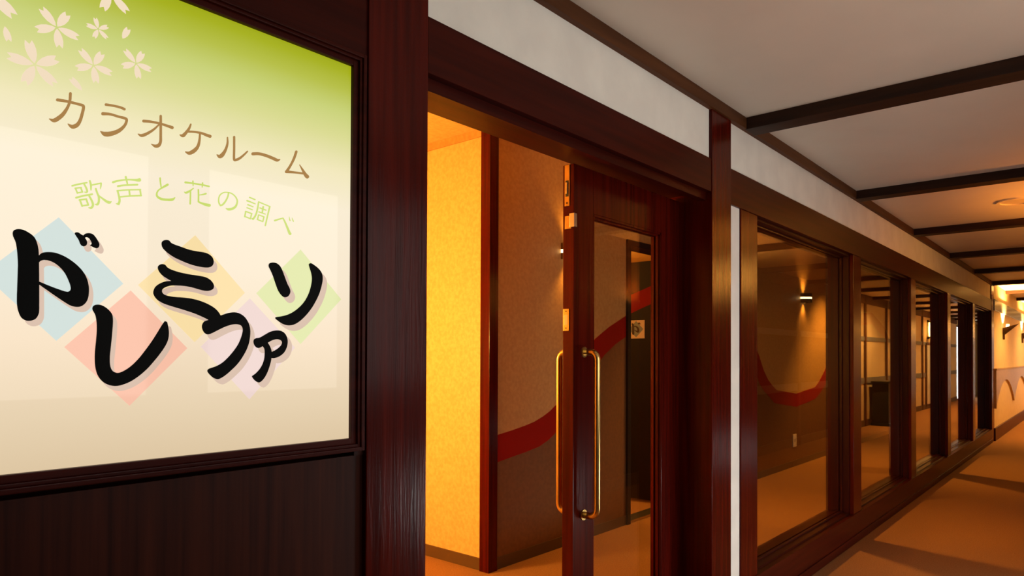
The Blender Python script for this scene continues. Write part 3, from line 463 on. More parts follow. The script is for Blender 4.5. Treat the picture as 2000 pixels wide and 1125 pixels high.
SUBTITLE=[
 [([(125.2,486.8),(125.8,486.4),(126.6,486.5),(129.2,487.7),(131.7,488.9),(134.2,490.2),(136.9,491.4),(139.8,492.6),(142.8,493.8),(145.8,495.1),(148.9,496.3),(149.5,496.8),(149.8,497.5)],[(124.9,488),(125.2,488.8),(125.9,489.5),(128.5,490.6),(131,491.8),(133.6,493),(136.3,494.2),(139.2,495.4),(142.3,496.6),(145.4,497.7),(148.5,498.9),(149.2,498.9),(149.7,498.5)]),
  ([(129.8,483.7),(130.2,483.3),(130.9,483.2),(140.3,486.3),(140.9,486.7),(141.2,487.4)],[(129.6,484.7),(130,485.3),(130.6,485.7),(140,488.8),(140.7,488.8),(141.1,488.4)]),
  ([(130.5,484.9),(130.2,484.2),(130.2,483.4),(133.3,475.9),(133.7,475.4),(134.4,475.3)],[(131.4,485.4),(132,485.3),(132.4,484.8),(135.5,477.3),(135.5,476.5),(135.2,475.8)]),
  ([(133.2,476.1),(133.7,475.8),(134.3,475.8),(142.5,478.8),(143.1,479.3),(143.4,479.9)],[(133,477.1),(133.3,477.8),(133.9,478.2),(142.1,481.3),(142.8,481.3),(143.3,480.9)]),
  ([(138.7,487.5),(138.4,486.8),(138.4,486),(140.8,479.3),(141.3,478.8),(141.9,478.6)],[(139.6,488),(140.2,487.9),(140.7,487.4),(143.1,480.7),(143.1,479.9),(142.8,479.2)]),
  ([(143.5,495.1),(143.3,494.3),(143.4,493.5),(144.2,492.1),(144.9,490.7),(145.6,489.3),(146.2,488),(146.8,486.5),(147.3,485),(147.7,483.6),(147.9,482.7),(147.9,482.3),(147.9,482.2),(147.9,482),(147.8,481.9),(147.7,481.7),(147.1,481.5),(146.3,481.5),(145.5,481.4),(145.1,481.3),(144.8,481)],[(144.4,495.8),(145.1,495.8),(145.7,495.3),(146.5,494),(147.3,492.6),(148.1,491.2),(148.8,489.8),(149.5,488.3),(150.2,486.7),(150.7,485.1),(151,483.6),(150.9,482.1),(150.3,480.8),(149.5,479.8),(148.6,479.2),(147.5,479.1),(146.6,479.3),(145.9,479.6),(145.2,479.8),(144.8,480),(144.6,480.3)]),
  ([(131.2,467.1),(131.9,466.7),(132.9,466.8),(135.8,468.2),(138.8,469.7),(141.7,471.1),(144.7,472.5),(147.9,473.7),(151,474.8),(154.3,476),(157.5,477.1),(158.3,477.7),(158.8,478.6)],[(130.9,468.4),(131.3,469.4),(132,470.1),(135,471.4),(138,472.8),(141,474.2),(144.1,475.5),(147.3,476.8),(150.5,478),(153.8,479.2),(157,480.5),(157.9,480.5),(158.5,480)]),
  ([(136.4,464.3),(136.9,463.8),(137.7,463.8),(148.5,467.4),(149.2,467.9),(149.5,468.6)],[(136.3,465.5),(136.6,466.2),(137.3,466.7),(148.1,470.2),(148.9,470.2),(149.4,469.7)]),
  ([(137.6,465.6),(137.2,464.8),(137.2,464),(140.7,454.5),(141.2,453.9),(141.9,453.8)],[(138.5,466.2),(139.2,466.1),(139.7,465.5),(143.2,456),(143.2,455.1),(142.9,454.4)]),
  ([(140.4,454.6),(140.9,454.2),(141.6,454.2),(151.7,457.6),(152.4,458.1),(152.7,458.9)],[(140.2,455.7),(140.6,456.4),(141.2,456.9),(151.3,460.4),(152,460.4),(152.6,460)]),
  ([(147.3,469.1),(146.9,468.3),(146.9,467.5),(149.9,459),(150.3,458.3),(151,458.2)],[(148.3,469.7),(149,469.5),(149.5,468.9),(152.4,460.4),(152.4,459.5),(152,458.8)]),
  ([(151.5,475.8),(151.2,475),(151.4,474.1),(152.4,472.1),(153.5,470.2),(154.5,468.3),(155.3,466.5),(155.9,464.7),(156.5,462.9),(156.9,461.3),(157,460.1),(156.7,459),(156.2,457.9),(155.6,457),(155.3,456.4),(155.1,456.1),(154.4,455.8),(153.3,455.5),(152.1,455.2),(151.7,455),(151.4,454.6)],[(152.5,476.6),(153.3,476.6),(153.9,476.1),(155,474.2),(156.1,472.3),(157.2,470.4),(158.2,468.5),(159,466.6),(159.8,464.6),(160.3,462.6),(160.5,460.4),(160.2,458.3),(159.5,456.3),(158.5,454.5),(157.2,453.1),(155.5,452.5),(154,452.6),(152.9,453.1),(151.9,453.4),(151.5,453.6),(151.3,453.9)]),
  ([(152.3,502.5),(151.9,501.7),(151.9,500.8),(152.4,499.1),(152.8,497.4),(153.2,495.8),(153.6,494.1),(153.8,492.3),(154,490.2),(154.2,488),(154.4,485.9),(154.6,485.3),(155,485)],[(153.4,503.1),(154.2,503),(154.7,502.3),(155.2,500.6),(155.8,499),(156.4,497.2),(156.8,495.2),(156.8,493),(156.7,490.7),(156.5,488.4),(156.3,486.2),(156.2,485.6),(155.8,485.1)]),
  ([(155.2,493.8),(155.7,493.5),(156.4,493.5),(158.4,494.4),(160.5,495.2),(162.6,496.1),(164.5,496.9),(166.3,497.6),(168.1,498.3),(169.8,499),(171.6,499.7),(172.2,500.2),(172.5,500.9)],[(155,494.7),(155.3,495.4),(155.9,495.9),(157.9,496.8),(160,497.7),(162,498.6),(164,499.5),(165.8,500.3),(167.6,501),(169.3,501.6),(171.1,502.3),(171.8,502.4),(172.3,502)]),
  ([(170.9,501.9),(170.3,501.3),(170,500.5),(170,499.2),(169.9,497.9),(169.9,496.6),(169.9,495.4),(169.8,494.3),(169.7,493.1),(169.7,491.8),(169.6,490.6),(169.6,490.3),(169.8,490)],[(171.9,502),(172.5,501.6),(172.6,500.8),(172.5,499.5),(172.4,498.2),(172.3,496.8),(172.1,495.5),(171.8,494.2),(171.4,492.9),(171,491.7),(170.6,490.5),(170.5,490.2),(170.2,490)]),
  ([(161.9,490.6),(161.5,489.8),(161.5,488.8),(162.2,486.7),(163,484.5),(163.7,482.5),(164.4,480.6),(165,479),(165.6,477.7),(166,476.7),(166.3,475.4),(166.4,473.5),(166.5,471.3),(166.4,469.1),(166.2,467.3),(165.8,466),(165.3,465.1),(164.9,464.5),(164.7,464.3),(164.8,464),(164.2,463.6),(163.2,463.2),(162.2,462.7),(161.9,462.6),(161.6,462.3)],[(163,491.2),(163.7,491.1),(164.3,490.4),(165,488.3),(165.7,486.1),(166.4,484),(167.1,482.2),(167.7,480.9),(168.4,479.7),(169,478.3),(169.5,476.5),(169.7,474.3),(169.8,471.8),(169.7,469.3),(169.5,467.2),(169.2,465.3),(168.8,463.6),(168,462.1),(166.8,460.7),(165.2,460.2),(163.9,460.4),(162.9,461),(162,461.4),(161.7,461.5),(161.6,461.8)]),
  ([(166.1,478.8),(166.1,478.2),(166.5,477.8),(168.2,476.4),(170,475),(171.8,473.7),(173.5,472.4),(175.2,471.1),(176.8,469.8),(178.5,468.6),(180.1,467.7),(181.6,467.1),(183.1,466.7),(184.5,466.6),(186,467),(187.4,467.9),(188.1,469.2),(188.4,470.3),(188.7,471.3),(188.9,471.6),(188.9,471.9)],[(166.6,479.6),(167.1,479.8),(167.7,479.7),(169.6,478.6),(171.5,477.4),(173.4,476.3),(175.3,475.3),(177.1,474.3),(178.9,473.4),(180.6,472.6),(182,472),(183.2,471.7),(184.2,471.6),(185,471.5),(185.5,471.4),(185.8,471.2),(186.3,471.2),(187.2,471.6),(188.1,472),(188.4,472.1),(188.6,472.1)])],
 [([(189.4,505),(190.2,504.6),(191.3,504.7),(193.4,505.9),(195.4,507),(197.5,508.2),(199.9,509.3),(202.8,510.5),(206.1,511.7),(209.5,512.9),(212.8,513.8),(215.8,514.5),(218.9,515.1),(221.9,515.5),(224.5,515.7),(226.6,515.8),(228.4,515.8),(230,515.7),(231.6,515.6),(233,515.7),(234.1,515.9),(235,516),(235.9,516.1),(237.6,517.3),(238.5,519)],[(189,506.5),(189.4,507.6),(190.3,508.4),(192.4,509.4),(194.4,510.4),(196.7,511.4),(199.3,512.5),(202.3,513.6),(205.7,514.7),(209.2,515.8),(212.6,516.8),(215.8,517.5),(219,518.1),(222,518.7),(224.6,519.2),(226.8,519.6),(228.7,520),(230.3,520.4),(231.6,520.8),(232.6,521.2),(233.4,521.6),(234.2,522.1),(235.1,522.6),(236.9,522.6),(238.1,521.6)]),
  ([(210.8,521.6),(210.3,520.7),(210.2,519.6),(210.6,518.2),(211,516.9),(211.4,515.5),(211.8,514),(212.3,512.3),(212.8,510.6),(213.4,508.8),(213.9,507),(214.2,506.4),(214.8,506.2)],[(212.2,522.2),(213,522),(213.6,521.2),(213.9,519.8),(214.2,518.4),(214.5,516.9),(214.9,515.4),(215.2,513.6),(215.5,511.8),(215.8,509.9),(216.2,508),(216.1,507.2),(215.7,506.6)]),
  ([(197.6,499.6),(198.3,499.1),(199.3,499.1),(201.6,500),(203.7,500.9),(206.1,501.9),(209.4,502.9),(214.2,504.1),(219.9,505.4),(226.1,506.8),(232.1,508.1),(233,508.6),(233.5,509.5)],[(197.3,501.1),(197.8,502.1),(198.7,502.8),(201,503.6),(203.1,504.4),(205.7,505.2),(209.2,506.2),(214,507.4),(219.7,508.7),(225.9,510.2),(232,511.6),(232.9,511.5),(233.5,510.9)]),
  ([(196.7,491.7),(197.1,491.2),(197.8,491.2),(202.4,492.4),(206.9,493.6),(211.6,494.9),(216.4,496.1),(221.5,497.2),(226.7,498.3),(232.1,499.4),(237.5,500.5),(238.2,500.9),(238.6,501.6)],[(196.6,492.7),(197,493.4),(197.6,493.8),(202.2,495),(206.7,496.3),(211.4,497.5),(216.2,498.7),(221.3,499.9),(226.6,501),(232,502.1),(237.4,503.3),(238.2,503.2),(238.6,502.7)]),
  ([(236,502.5),(235.5,501.8),(235.3,500.9),(237,490.2),(237.4,489.5),(238.1,489.2)],[(237.1,502.9),(237.8,502.6),(238.2,501.9),(239.9,491.2),(239.7,490.3),(239.2,489.6)]),
  ([(200.8,481.1),(201.3,480.6),(202.1,480.5),(206.5,481.8),(211,483),(215.5,484.3),(220,485.5),(224.6,486.5),(229.4,487.5),(234.1,488.5),(238.9,489.5),(239.7,489.9),(240.2,490.7)],[(200.7,482.2),(201.1,483),(201.8,483.4),(206.2,484.6),(210.7,485.9),(215.2,487.1),(219.8,488.3),(224.5,489.4),(229.2,490.4),(234,491.5),(238.8,492.5),(239.6,492.4),(240.1,491.9)]),
  ([(217.3,498),(216.8,497.3),(216.7,496.4),(217.8,487.2),(218.2,486.5),(218.8,486.2)],[(218.5,498.3),(219.1,498),(219.4,497.3),(220.6,488.1),(220.4,487.2),(219.9,486.5)]),
  ([(197.5,493.5),(197.1,492.7),(197,491.8),(197.6,489.4),(198.3,487.1),(198.8,484.8),(199.3,482.6),(199.7,480.5),(200,478.6),(200.2,476.7),(200.2,475.1),(200,473.7),(199.5,472.3),(198.9,470.8),(199,470.3),(199.7,470.7),(198.6,470.4),(197.5,470),(196.4,469.6),(196,469.6),(195.8,469.3)],[(198.6,494),(199.3,493.8),(199.8,493.1),(200.5,490.8),(201.2,488.5),(201.9,486.2),(202.5,483.9),(203,481.8),(203.4,479.7),(203.7,477.6),(203.8,475.5),(203.6,473.4),(203.2,471.5),(202.8,469.9),(201.7,467.1),(199,466.8),(198,467.3),(197.1,467.8),(196.1,468.3),(195.8,468.4),(195.7,468.7)])],
 [([(271.5,531.3),(270.9,530.6),(270.7,529.6),(270.9,527.6),(271,525.7),(271.2,523.7),(271.5,521.6),(271.8,519.4),(272.3,517.1),(272.8,514.8),(273.2,512.6),(273.5,512),(274.1,511.8)],[(272.8,531.6),(273.5,531.3),(273.8,530.4),(273.9,528.4),(274.1,526.5),(274.2,524.5),(274.3,522.5),(274.6,520.3),(274.9,518),(275.1,515.7),(275.4,513.4),(275.3,512.7),(274.9,512.1)]),
  ([(287.4,522.2),(286.3,522.5),(285.1,522),(283.6,520.9),(282.2,519.8),(280.7,518.6),(279.3,517.5),(277.9,516.2),(276.6,515),(275.2,513.7),(273.9,512.4),(272.5,511.2),(271,509.9),(269.5,508.5),(268.1,507),(267,505.3),(266.1,503.5),(265.3,501.7),(264.9,499.9),(264.7,498.2),(264.7,496.4),(265.1,494.5),(266.1,492.8),(267.6,491.4),(269.5,490.2),(271.7,489.3),(274.2,488.6),(277.1,488.4),(280.2,488.5),(283.3,488.7),(286.1,489.1),(288.7,489.3),(291.3,489.7),(293.8,490.3),(296.1,491.2),(297.9,492.7),(299.1,494.4),(299.8,495.9),(300.5,497.3),(300.7,497.8),(300.7,498.3)],[(288.2,520.8),(288,519.6),(287.2,518.4),(285.7,517.4),(284.2,516.3),(282.7,515.2),(281.3,514.2),(279.8,513.2),(278.4,512.2),(276.9,511.2),(275.5,510.2),(274,509),(272.5,507.8),(271.2,506.6),(270.2,505.4),(269.4,504.1),(268.7,502.6),(268.2,501.2),(268,499.9),(267.9,498.7),(268.1,497.5),(268.4,496.6),(269,495.8),(270.1,495.1),(271.7,494.3),(273.5,493.7),(275.5,493.3),(277.9,493.1),(280.6,493.2),(283.5,493.4),(286.2,493.8),(288.7,494.2),(291,494.8),(293,495.4),(294.5,495.9),(295.6,496.3),(296.6,496.8),(297.9,497.6),(299.2,498.5),(299.7,498.8),(300.2,498.8)])],
 [([(317.5,530),(318.1,529.2),(319.1,528.9),(322.6,529.2),(326,529.6),(329.6,529.9),(333.4,530.2),(337.9,530.4),(342.7,530.6),(347.5,530.6),(351.9,530.7),(355.7,530.6),(359.1,530.5),(362.5,530.4),(365.9,530.3),(366.8,530.6),(367.5,531.2)],[(317.6,531.7),(318.4,532.6),(319.6,533),(323,533.2),(326.4,533.2),(330,533.4),(333.9,533.5),(338.3,533.7),(343.2,533.9),(348.1,534),(352.5,534.1),(356.4,534.1),(359.9,534),(363.2,533.8),(366.6,533.6),(367.4,533.3),(367.8,532.6)]),
  ([(333.3,537.4),(332.7,536.7),(332.5,535.8),(333.5,527.2),(333.7,526.7),(334.1,526.4)],[(334.5,537.7),(335.2,537.3),(335.5,536.5),(335.5,527.7),(335.4,527.1),(335,526.6)]),
  ([(352.5,537.6),(351.8,537),(351.5,536.1),(351.2,527.7),(351.4,527.1),(351.8,526.8)],[(353.8,537.7),(354.4,537.2),(354.6,536.4),(353.3,527.9),(353.1,527.3),(352.6,526.9)]),
  ([(335.4,523.4),(334.9,523.4),(334.2,523.1),(332.9,521.9),(331.5,520.7),(330.2,519.5),(328.9,518.5),(327.5,517.5),(326,516.6),(324.6,515.7),(323.3,514.9),(322.2,514.2),(321.3,513.6),(320.8,513.2),(320.5,512.9),(320.1,512.7),(319.4,512.6),(318.5,512.6),(317.5,512.7),(317.2,512.7),(317,512.6)],[(336,522.8),(336,522.2),(335.6,521.5),(334.4,520.2),(333.2,518.9),(332,517.5),(330.7,516.2),(329.3,514.9),(327.9,513.5),(326.5,512.3),(325.3,511.4),(324.1,510.6),(323,509.8),(321.7,509.3),(320.2,509.1),(318.9,509.4),(318,510.2),(317.5,511.1),(316.9,511.8),(316.8,512),(316.7,512.2)]),
  ([(328.8,516.1),(328.2,515.5),(327.9,514.6),(327.9,511.1),(327.9,507.6),(327.8,504.2),(327.8,501),(327.8,498.2),(327.7,495.6),(327.6,493.1),(327.6,490.6),(327.8,489.8),(328.5,489.3)],[(330,516.3),(330.7,515.9),(330.9,515.1),(330.9,511.6),(330.9,508.1),(330.9,504.7),(330.8,501.5),(330.8,498.6),(330.7,496),(330.7,493.5),(330.6,491),(330.3,490.1),(329.7,489.5)]),
  ([(344.1,522.6),(343.5,521.9),(343.2,521),(343.4,518.3),(343.5,515.7),(343.6,513),(343.7,510.2),(343.7,507.2),(343.6,504.1),(343.6,500.9),(343.5,497.7),(343.8,496.8),(344.5,496.3)],[(345.4,522.9),(346.1,522.5),(346.5,521.7),(346.6,519),(346.7,516.4),(346.8,513.6),(346.9,510.8),(346.9,507.8),(346.9,504.6),(346.9,501.4),(346.9,498.2),(346.6,497.2),(345.9,496.5)]),
  ([(343.7,497.3),(343.9,496.5),(344.6,496),(346.6,495.3),(348.6,494.7),(350.7,494),(352.7,493.5),(354.6,492.9),(356.5,492.4),(358.3,492),(360.1,491.6),(361.8,491.4),(363.4,491.3),(364.9,491.3),(366.4,491.2),(368.3,491.7),(369.6,493)],[(344.1,498.5),(344.9,499.1),(345.9,499.2),(348,498.7),(350.1,498.3),(352.1,497.9),(354.1,497.7),(356,497.5),(357.9,497.4),(359.8,497.4),(361.5,497.4),(363,497.4),(364.5,497.4),(366,497.5),(367.5,497.5),(369.2,496.9),(370,495.6)]),
  ([(346.4,510.9),(346.7,510.6),(347.3,510.6),(349,511),(350.8,511.4),(352.6,511.8),(354.4,512.3),(356,512.9),(357.5,513.5),(358.9,514.1),(360.3,514.7),(361.2,515.5),(361.5,516.4)],[(346.3,511.6),(346.5,512),(347,512.3),(348.7,513),(350.5,513.7),(352.2,514.4),(353.7,515.1),(355.1,515.7),(356.5,516.5),(357.8,517.2),(359.2,517.9),(360.3,518.1),(361.1,517.7)])],
 [([(406.1,528.2),(405.4,527.6),(405,526.8),(404.7,525),(404.5,523.3),(404.2,521.6),(403.7,519.7),(402.9,517.5),(401.9,515),(400.7,512.6),(399.5,510.2),(398.2,508.1),(396.7,506),(395.1,504),(393.8,502.5),(392.7,501.3),(391.7,500.4),(390.5,499.5),(390.6,498.8),(390.4,499.7),(389.5,501),(388.7,502.3),(388.1,503.6),(387.7,505.3),(387.4,507.3),(387.3,509.3),(387.5,511.2),(387.8,513.1),(388.4,515),(389.1,516.9),(390.1,518.5),(391.3,520),(392.9,521.4),(394.5,522.7),(396.2,523.8),(397.9,524.6),(399.6,525.1),(401.4,525.5),(403.4,525.7),(405.6,525.8),(408,525.8),(410.3,525.6),(412.5,525.1),(414.5,524.3),(416.5,523.2),(418.4,521.8),(419.9,520.4),(421.2,518.9),(422.2,517.3),(423,515.6),(423.5,514),(423.7,512.5),(423.6,511),(423.3,509.5),(422.9,508),(422.2,506.3),(421.4,504.6),(420.4,503),(419.4,501.7),(418.1,500.5),(416.6,499.4),(414.9,498.3),(413.3,497.4),(411.6,496.7),(409.8,496.1),(408.1,495.6),(406.7,495.3),(405.6,495),(404.5,494.8),(403.2,494.8),(401.7,494.7),(401.3,494.7),(400.9,494.5)],[(407.3,528.2),(407.9,527.7),(408.1,526.9),(407.9,525.2),(407.7,523.4),(407.5,521.5),(407,519.3),(406.1,516.9),(405.1,514.2),(403.9,511.5),(402.6,509),(401.2,506.5),(399.7,504.2),(398.1,502),(396.5,500.1),(394.9,498.7),(393.4,497.7),(392.1,496.9),(389.5,495.9),(387.8,497.7),(386.8,499),(385.9,500.5),(385.2,502.3),(384.7,504.4),(384.5,506.6),(384.6,508.9),(384.8,511.1),(385.2,513.3),(385.8,515.5),(386.7,517.7),(387.9,519.7),(389.5,521.6),(391.3,523.3),(393.3,524.8),(395.3,526),(397.4,526.9),(399.4,527.5),(401.5,527.8),(403.6,528.1),(406,528.2),(408.5,528.3),(411.1,528.1),(413.6,527.6),(416,526.7),(418.2,525.4),(420.3,524),(422.1,522.5),(423.6,520.8),(424.9,519),(425.9,517.1),(426.6,515.2),(427,513.3),(427,511.4),(426.8,509.5),(426.4,507.6),(425.9,505.6),(425.3,503.5),(424.3,501.3),(423,499.2),(421.3,497.3),(419.4,495.6),(417.3,494.1),(415.1,492.8),(412.9,491.8),(410.6,491),(408.3,490.5),(406.2,490.4),(404.3,490.8),(403,491.6),(402,492.5),(401.1,493.3),(400.7,493.5),(400.6,493.9)])],
 [([(450.6,524.9),(450.8,524.3),(451.5,523.9),(463.6,521.2),(464.5,521.3),(465.3,521.8)],[(451,526),(451.7,526.5),(452.5,526.6),(464.8,524.1),(465.5,523.7),(465.7,522.9)]),
  ([(444.9,517.1),(445.2,516.3),(446,515.8),(448.3,515.5),(450.5,515.2),(452.7,514.8),(455,514.5),(457.3,514.1),(459.7,513.6),(462.1,513.2),(464.5,512.7),(465.2,512.8),(465.7,513.1)],[(445.4,518.4),(446.2,519),(447.2,519.1),(449.4,518.6),(451.6,518.2),(453.8,517.7),(456.1,517.2),(458.4,516.7),(460.7,516.1),(463,515.5),(465.4,514.9),(465.9,514.6),(466.1,514)]),
  ([(446.9,509.1),(447.1,508.4),(447.8,508),(459.5,505.7),(460.3,505.8),(460.9,506.2)],[(447.3,510.2),(448,510.7),(448.9,510.7),(460.5,508.1),(461.1,507.7),(461.3,507.1)]),
  ([(445.2,502.4),(445.4,501.8),(446,501.5),(458.5,499.2),(459.2,499.2),(459.7,499.6)],[(445.5,503.4),(446.1,503.8),(446.8,503.9),(459.3,501.4),(459.8,501.1),(460.1,500.5)]),
  ([(442.1,494.5),(442.3,493.8),(443,493.4),(457.1,490.5),(457.9,490.6),(458.6,491.1)],[(442.5,495.6),(443.2,496),(444,496.1),(458.1,493.3),(458.8,492.9),(459,492.2)]),
  ([(443.6,495.8),(442.9,495.3),(442.4,494.5),(440.3,483.5),(440.4,482.7),(440.9,482.2)],[(444.8,495.7),(445.3,495.2),(445.5,494.4),(443.3,483.4),(442.9,482.6),(442.1,482.1)]),
  ([(440.2,483.6),(440.4,483),(441,482.6),(454.3,479.7),(455.1,479.7),(455.7,480.2)],[(440.6,484.6),(441.2,485),(442,485.1),(455.3,482.2),(455.9,481.8),(456.1,481.2)]),
  ([(456.6,492.6),(455.9,492.2),(455.4,491.5),(453.1,481.5),(453.1,480.7),(453.6,480.2)],[(457.7,492.6),(458.2,492.1),(458.3,491.3),(455.9,481.3),(455.5,480.5),(454.8,480.1)]),
  ([(472.1,520.7),(471.4,520.1),(471,519.3),(470.5,516.6),(470.1,513.9),(469.6,511.2),(469.1,508.3),(468.4,505),(467.6,501.4),(466.8,498),(465.9,495),(465,492.7),(464.1,490.6),(463.1,488.8),(462.1,487.1),(461.2,485.7),(460.2,484.5),(459.2,483.2),(459,482.7),(460.6,482.8),(459.7,482.9),(458.9,483),(458,483.1),(457.6,483.2),(457.1,483.1)],[(473.4,520.7),(474,520.2),(474.1,519.4),(473.7,516.7),(473.4,514),(473,511.2),(472.5,508.2),(471.9,504.9),(471.1,501.3),(470.3,497.7),(469.4,494.5),(468.5,491.9),(467.6,489.6),(466.6,487.6),(465.6,485.7),(464.6,484),(463.6,482.5),(462.7,481.2),(460.9,479.1),(458.1,479.7),(457.7,480.4),(457.3,481.1),(457,481.8),(456.7,482.1),(456.7,482.6)]),
  ([(471.2,519.1),(471.4,518.4),(472,518.1),(475.2,517.4),(478.3,516.7),(481.5,516),(484.7,515.3),(488,514.6),(491.4,513.9),(494.8,513.1),(498.2,512.3),(498.9,512.4),(499.6,512.8)],[(471.6,520.1),(472.3,520.5),(473.1,520.6),(476.2,519.9),(479.3,519.2),(482.5,518.5),(485.7,517.7),(489,517),(492.4,516.3),(495.8,515.5),(499.2,514.8),(499.8,514.4),(500,513.8)]),
  ([(497.7,514.7),(496.8,514.2),(496.3,513.3),(495,508.2),(493.8,503.1),(492.6,497.9),(491.4,492.8),(490.2,487.6),(489,482.3),(487.8,477.1),(486.6,471.8),(486.7,471),(487.2,470.4)],[(499.1,514.7),(499.7,514),(499.8,513.1),(498.4,508),(497.1,502.8),(495.8,497.7),(494.5,492.6),(493.3,487.4),(492.1,482.1),(490.9,476.9),(489.7,471.6),(489.2,470.8),(488.5,470.3)]),
  ([(474,506.8),(474.2,506.1),(474.9,505.7),(488.8,503.2),(489.6,503.3),(490.3,503.7)],[(474.4,507.9),(475.1,508.4),(476,508.5),(489.8,505.8),(490.4,505.4),(490.7,504.8)]),
  ([(482.4,512.2),(481.5,511.6),(481,510.6),(479.5,499.1),(479.6,498.2),(480.2,497.7)],[(483.9,512.3),(484.6,511.7),(484.8,510.7),(482.8,499.1),(482.4,498.2),(481.6,497.7)]),
  ([(471.7,498.1),(472,497.5),(472.6,497.2),(487.3,494.8),(488.1,494.9),(488.6,495.3)],[(472.1,499.1),(472.7,499.5),(473.4,499.6),(488.1,497.1),(488.7,496.8),(488.9,496.2)]),
  ([(471.2,491.6),(471.5,491.1),(472.1,490.7),(484.8,488.4),(485.6,488.5),(486.2,488.9)],[(471.6,492.6),(472.2,493),(472.9,493.1),(485.7,490.8),(486.3,490.4),(486.5,489.9)]),
  ([(472.2,492.9),(471.6,492.5),(471.2,491.7),(468.8,481.6),(468.9,480.9),(469.4,480.4)],[(473.3,492.8),(473.8,492.3),(473.9,491.6),(471.5,481.5),(471.1,480.7),(470.5,480.3)]),
  ([(468.8,481.4),(469.1,480.8),(469.7,480.4),(482.1,478),(482.8,478),(483.4,478.5)],[(469.2,482.3),(469.8,482.7),(470.5,482.8),(483,480.4),(483.6,480),(483.8,479.4)]),
  ([(484.4,490.4),(483.7,490),(483.3,489.3),(481,479.4),(481,478.7),(481.5,478.2)],[(485.5,490.4),(486,489.9),(486.1,489.1),(483.7,479.2),(483.3,478.5),(482.6,478.1)])],
 [([(508.7,484.2),(509.6,483.7),(510.9,483.9),(513,484.9),(515.1,485.9),(517.2,486.9),(519.5,487.9),(521.9,489),(524.4,490.2),(527,491.3),(529.6,492.5),(530.3,493),(530.6,493.7)],[(508.1,485.6),(508.5,486.6),(509.6,487.5),(511.7,488.3),(513.9,489.2),(516.1,490.1),(518.4,491),(520.9,492),(523.5,492.9),(526.1,493.9),(528.8,494.9),(529.6,495),(530.3,494.7)]),
  ([(528.3,494.5),(528,493.8),(528.2,493.1),(529.1,491.5),(530,490.1),(530.9,488.5),(532,486.5),(533.2,483.9),(534.6,480.9),(536.1,477.7),(537.4,474.6),(538.8,471.5),(540.2,468.3),(541.4,465.3),(542.5,463),(543.3,461.5),(544.1,460.6),(544.6,460.2),(544.9,459.9),(546.5,459.2),(548.2,459.5)],[(529.3,495.2),(530.1,495.2),(530.8,494.7),(531.9,493.3),(532.9,491.9),(534.1,490.4),(535.4,488.4),(536.9,485.9),(538.6,483),(540.3,479.9),(542,477),(543.7,474),(545.4,470.9),(546.9,468.1),(548.1,466),(548.8,465),(549,464.9),(549.2,464.7),(549.8,464.3),(550.5,462.8),(550.2,461.2)]),
  ([(544.3,499.6),(544.1,499.5),(544.1,499.2),(544.2,497.7),(544.2,496.1),(544.3,494.6),(544.4,493.3),(544.6,492.3),(544.9,491.6),(545.2,491),(545.5,490.5),(546.1,490),(546.8,489.9)],[(544.6,499.7),(544.8,499.6),(544.9,499.5),(545.4,498),(545.8,496.6),(546.3,495.2),(546.7,494.1),(547.1,493.4),(547.4,492.9),(547.7,492.4),(548,491.9),(548.1,491.2),(547.8,490.5)]),
  ([(551.3,498.2),(551.2,498.1),(551.2,497.8),(551.4,496.5),(551.7,495.2),(551.9,493.8),(552.3,492.7),(552.7,491.8),(553.2,491.1),(553.6,490.5),(554.1,489.9),(554.6,489.6),(555.3,489.6)],[(551.6,498.4),(551.8,498.3),(551.9,498.2),(552.6,497),(553.3,495.9),(553.9,494.8),(554.5,493.8),(555,493.1),(555.4,492.5),(555.8,492),(556.2,491.3),(556.3,490.7),(556.1,490.1)])],
]
DIAMOND={'blue': [(106.6, 430.4), (209.8, 325.7), (105.2, 220.0), (2.1, 324.7)], 'red': [(222.4, 314.2), (326.2, 209.9), (222.5, 103.7), (117.1, 209.5)], 'yellow': [(339.5, 431.2), (443.7, 325.6), (340.4, 221.8), (235.0, 325.3)], 'lilac': [(454.8, 314.8), (561.6, 213.5), (455.5, 105.0), (352.5, 213.0)], 'green': [(573.5, 430.8), (681.5, 327.4), (575.3, 221.8), (469.2, 326.6)]}
BLOSSOM=[(100.56, 753.6, 33.97, 2.33), (69.45, 679.79, 39.04, 1.82), (164.17, 773.8, 19.22, 1.84), (157.25, 706.64, 30.56, 2.35), (227.72, 733.07, 27.51, 2.38), (184.38, 845.47, 37.17, -0.7), (4.25, 779.81, 47.49, -0.7)]
PETAL=[(27.02, 730.21, 25.32, -1.32), (203.57, 769.35, 26.47, 1.15), (141.0, 656.15, 26.12, 2.39)]

# ------------------------------------------------------------------ the setting
YF, YB = 1.34, 1.56            # front and back faces of the glazed front
CEIL, HALL = 2.46, 2.676       # ceilings of corridor and hall
OPP = -.60                     # opposite corridor wall
X0, X1 = -3.0, 32.0
YP = 2.82                      # wall with the wave, behind the front
HEAD, HTOP = 2.014, 2.182      # underside and top of the header beam

struct(obj('floor', bx(X0, X1, OPP - .3, 7, -.1, 0), M['carpet']), 'orange brown carpet running through corridor and hall', 'floor')
struct(obj('ceiling', bx(X0, X1, OPP - .2, 1.46, CEIL, CEIL + .1), M['ceiling']), 'pale board ceiling of the corridor between dark beams', 'ceiling')
struct(obj('ceiling', bx(X0, 20, 1.46, 7, HALL, HALL + .1), M['paper_gold']), 'tan ceiling of the hall behind the entrance', 'ceiling')

